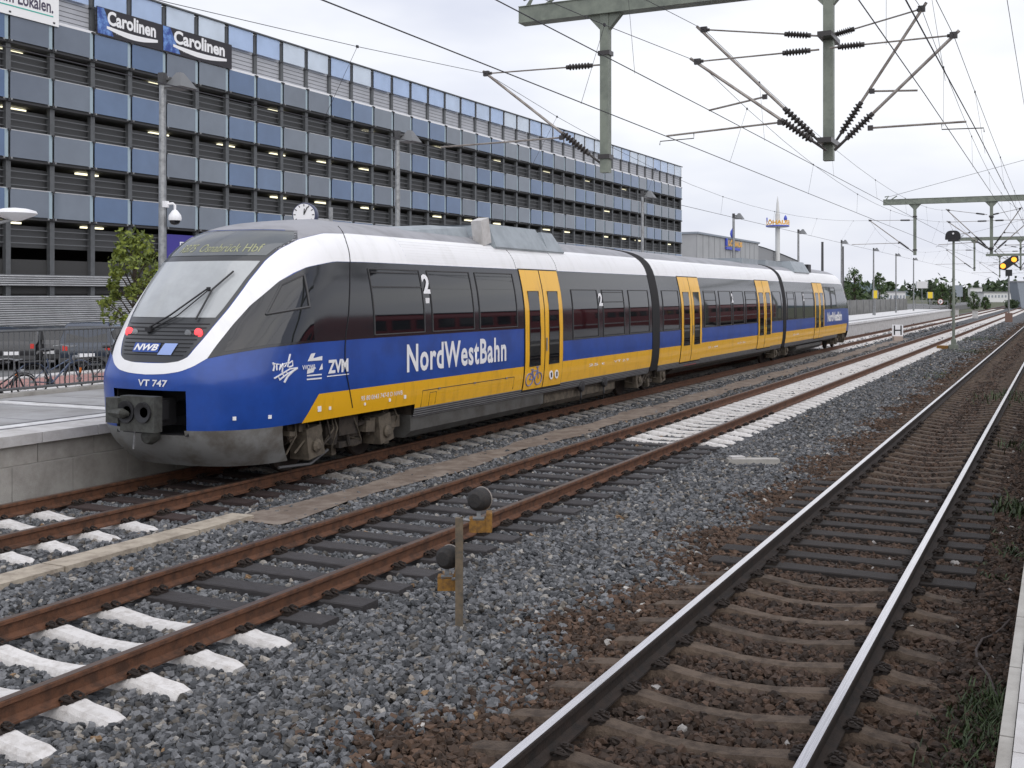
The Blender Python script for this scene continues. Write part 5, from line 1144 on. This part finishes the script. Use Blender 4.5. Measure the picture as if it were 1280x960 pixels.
# low hall with a sloping roof
v0, v1 = atX(948, 308, -66), atX(998, 327, -66); t = thing('sloping_roof_hall', 'dark grey hall with a falling curved roof line beside the flat-roofed hall', 'building', (-66, v0.y, .03)); Lh = v1.y - v0.y; ha, hb = v0.z - .03, v1.z - .03
pr = [(0, Lh * u, hb + (ha - hb) * (1 - u ** 1.25)) for u in np.linspace(0, 1, 9)]
MB().prism([(0, 0, 0), (0, Lh, 0)] + pr[::-1], (-40, 0, 0)).build('wall', M['hallroof'], t); MB().grid(np.array([[(.3, y, z + .1) for _, y, z in pr], [(-40, y, z + .1) for _, y, z in pr]])).build('roof', M['fargrey'], t)
# advertising tower
D = 285; ct = Vector((CA, SA, 0)) * ((972 - 640) / F * D) + Vector((-SA, CA, 0)) * D; zt = lambda py: (YV - py) / F * D + H
t = thing('advertising_tower', 'slim white tower with pointed top and a ring of orange lettering', 'tower', (ct.x, ct.y, 0))
MB().lathe([(0, 0), (.62, 0), (.58, zt(268)), (.6, zt(268) + .1), (.5, zt(268) + .1), (.28, zt(254)), (.03, zt(245))], (0, 0, 0), 16).build('shaft', M['tower'], t, True)
MB().lathe([(0, zt(284)), (2.6, zt(284)), (2.9, zt(283)), (2.9, zt(281.6)), (0, zt(281.6))], (0, 0, 0), 24).build('ring_platform', M['tower'], t)
MB().lathe([(2.85, zt(283.5)), (2.92, zt(283.5)), (2.92, zt(282)), (2.85, zt(282))], (0, 0, 0), 24).build('ring_print', M['signblue'], t)
for a0, a1, s_ in ((R(-172), R(-4), 'LÖHAUSEN'),):
    text(s_, (lambda u, v: Vector((2.95 * math.cos(a0 + (a1 - a0) * u + ANG), 2.95 * math.sin(a0 + (a1 - a0) * u + ANG), zt(281.4) + v * 1.35))), 'lettering', M['signyel'], t, .05)
e0 = Vector((CA, SA, 0)); MB().lathe([(0, 0), (.35, .3), (.45, .8), (.3, 1.3), (0, 1.7)], e0 * 2.0 + Vector((0, 0, zt(277))), 10).build('emblem', M['signblue'], t, True); MB().box(e0 * -2.7 + Vector((0, 0, zt(275))), (.25, .25, 1.2)).build('emblem', M['signblue'], t)
# far buildings to the right
def far_block(px0, px1, py0, py1, D, lb, m, cat='building', roof=None):
    a = (px0 - 640) / F * D; b_ = (px1 - 640) / F * D; z1 = (YV - py0) / F * D + H; z0 = -.3; c = rt * ((a + b_) / 2) + fwd * D
    t = thing('distant_building', lb, cat, (c.x, c.y, z0), ANG, None); w_ = b_ - a; h = z1 - z0
    MB().b2((-w_ / 2, 0, 0), (w_ / 2, w_ * .5, h)).build('wall', m, t); MB().b2((-w_ / 2 - .3, -.3, h), (w_ / 2 + .3, w_ * .5 + .3, h + .03 * w_)).build('roof', roof or M['hallroof'], t)
    n = max(3, int((px1 - px0) / 4))
    for k in range(n): MB().b2((-w_ / 2 + w_ * (k + .25) / n, -.08, h * .5), (-w_ / 2 + w_ * (k + .7) / n, .0, h * .75)).build('window', M['fargrey'], t)
far_block(1230, 1276, 366, 375, 420, 'long low white hall on the horizon behind the yellow-lit signal', M['farwhite'])
far_block(1213, 1228, 360, 372, 460, 'small pale block of flats behind the bushes', M['farwhite'])
far_block(1100, 1132, 365, 372, 300, 'low white building behind the mesh fence', M['farwhite'])
t = thing('large_container', 'dark grey hopper-shaped box beside the long white hall at the right', 'container', rt * (640 / F * 230) + fwd * 230 + Vector((0, 0, -.3)), ANG)
MB().prism([(-.5, 0, 0), (4, 0, 0), (4, 0, 5.4), (-1.4, 0, 5.4)], (0, 4, 0)).build('hopper', M['fargrey'], t); MB().b2((-1.5, -.1, 5.4), (4.1, 4.1, 5.7)).build('rim', M['hallroof'], t)
# signs beyond the platform
def board(px0, px1, py0, py1, X, lb, m, base=.5, cat='sign', legs=2):
    a, b_ = atX(px0, py1, X), atX(px1, py0, X); d = -a.x * SA + a.y * CA; w_ = (px1 - px0) / F * d; z0 = (YV - py1) / F * d + H; z1 = (YV - py0) / F * d + H
    c = (a + b_) / 2; t = thing('notice_board', lb, cat, (c.x, c.y, base), ANG)
    MB().b2((-w_ / 2, -.05, z0 - base), (w_ / 2, .05, z1 - base)).build('board', m, t); fr = MB()
    for s in (-1, 1): fr.b2((s * w_ / 2 - .04, -.07, z0 - base), (s * w_ / 2 + .04, .07, z1 - base))
    fr.build('board_frame', M['fargrey'], t)
    for k in range(legs): x = (k - (legs - 1) / 2) * w_ * .5; MB().tube([(x, .07, 0), (x, .07, z0 - base + .1)], .07, 6).build('leg', M['steel'], t)
    return t
M['yelboard'] = mat('yellow_board', (.75, .55, .03), .5)
board(1091, 1097, 363, 373, -15.2, 'yellow notice board at the lamp post behind the train end', M['yelboard'], PH, legs=1)
board(1159, 1166, 365, 373, -15.2, 'yellow notice board near the far platform end', M['yelboard'], PH, legs=1)
t = board(1144.5, 1160, 351, 360, -27, 'white sign board on a single leg behind the mesh fence', M['farwhite'], legs=1)
board(1192, 1203, 356, 371, -19, 'grey slatted back of a large board behind bushes', M['fargrey'])
q0 = atX(1175.5, 377, -16.6); t = thing('round_sign', 'round white sign with red rim on a stand at the far platform end', 'sign', (q0.x, q0.y, PH), ANG)
MB().tube([(0, .05, 0), (0, .05, q0.z - PH)], .05, 6).build('pole', M['steel'], t); MB().lathe([(0, -.03), (.42, -.03), (.42, 0), (0, 0)], (0, 0, q0.z - PH), 20, 'Y').build('disc', M['red'], t); MB().lathe([(0, -.04), (.34, -.04), (.34, -.03), (0, -.03)], (0, 0, q0.z - PH), 20, 'Y').build('disc_face', M['letter'], t); MB().b2((-.05, -.05, q0.z - PH - .2), (.05, -.04, q0.z - PH + .2)).build('print', M['black'], t)
er = thing('end_railing', 'light grey railing across the far end of the platform', 'railing', (-16.9, PEND - .3, PH))
for z in (.5, 1.05): MB().tube([(0, 0, z), (3.9, 0, z)], .04, 6).build('rail', M['steel'], er)
for k in range(5): MB().tube([(k * .97, 0, 0), (k * .97, 0, 1.07)], .04, 6).build('post', M['steel'], er)
# cars parked far off behind the fence
for i, px in enumerate((1071, 1082, 1100, 1112, 1122)):
    v = atX(px, 372, -30); car((v.x, v.y, .03), R(170 + i * 7), ['white car first behind the mesh fence by the train end', 'silver car beside the bushy tree behind the mesh fence', 'pale blue car between the trees behind the mesh fence', 'dark car behind the mesh fence past the slim tree', 'white van-like car at the end of the far car row'][i], [('white', (.7, .7, .7)), ('silver2', (.4, .42, .44)), ('paleblue', (.3, .38, .45)), ('black', (.015, .015, .018)), ('white', (.7, .7, .7))][i], i == 4)
# low hills on the horizon
hx = np.linspace(-1500, 900, 80); hp_ = [[(x, 2600 + 200 * math.sin(x * .004), -5), (x, 2650 + 200 * math.sin(x * .004), 16 + 9 * math.sin(x * .011) + 5 * math.sin(x * .031 + 1)), (x, 3100, -5)] for x in hx]
struct(MB().grid(np.array(hp_)).build('hills', mat('hills', (.09, .12, .13), .95, 0, var=.2, vscale=.01), None, True))

# ---------------------------------------------------------------- red coaches on the next track, which the train's windows mirror
def red_coach(y0, lb):
    t = thing('red_coach', lb, 'railway coach', (9.3, y0, 0), 0, 'red coaches at the other platform edge')
    b = MB(); pr = [(-1.4, .35), (-1.45, 1.0), (-1.45, 2.9), (-1.3, 3.5), (-.8, 3.9), (.8, 3.9), (1.3, 3.5), (1.45, 2.9), (1.45, 1.0), (1.4, .35)]
    b.prism([(x, 0, z) for x, z in pr], (0, 26, 0)).build('body', M['red'], t); MB().b2((-1.2, .5, 3.86), (1.2, 25.5, 4.0)).build('roof', M['troof'], t)
    for k in range(11): MB().b2((-1.47, 1.6 + k * 2.1, 1.9), (-1.44, 3.2 + k * 2.1, 2.75)).build('window', M['tglass'], t)
    for y in (3.4, 22.6):
        f = MB().b2((-1.1, y - 1.6, .35), (1.1, y + 1.6, .65)).build('bogie', M['grime'], t)
        for dy in (-1.2, 1.2): MB().lathe([(.05, -.8), (.46, -.75), (.46, -.68), (.46, .68), (.46, .75), (.05, .8)], (0, y + dy, .46), 18, 'X').build('wheelset', M['darkrust'], f)
    MB().b2((-1.455, 0, 1.0), (-1.44, 26, 1.12)).build('stripe', M['letter'], t)
for k in range(5): red_coach(-14 + k * 26.6, ['red coach opposite the photographer across the platform', 'second red coach of the train across the platform', 'middle red coach of the train across the platform', 'last but one red coach of the train across the platform', 'red coach at the far end of the train across the platform'][k])
track_far = thing('railway_track', 'railway track under the red coaches across the platform', 'railway track', (9.3, 0, 0))
for s in (-1, 1): obj('rail', rail_mesh(M['rust'], -20, 120), track_far, (s * .7525, 0, 0))
struct(MB().b2((6.21, -30, -.5), (14, 140, -.19)).build('ballast_bed', M['ballast']))
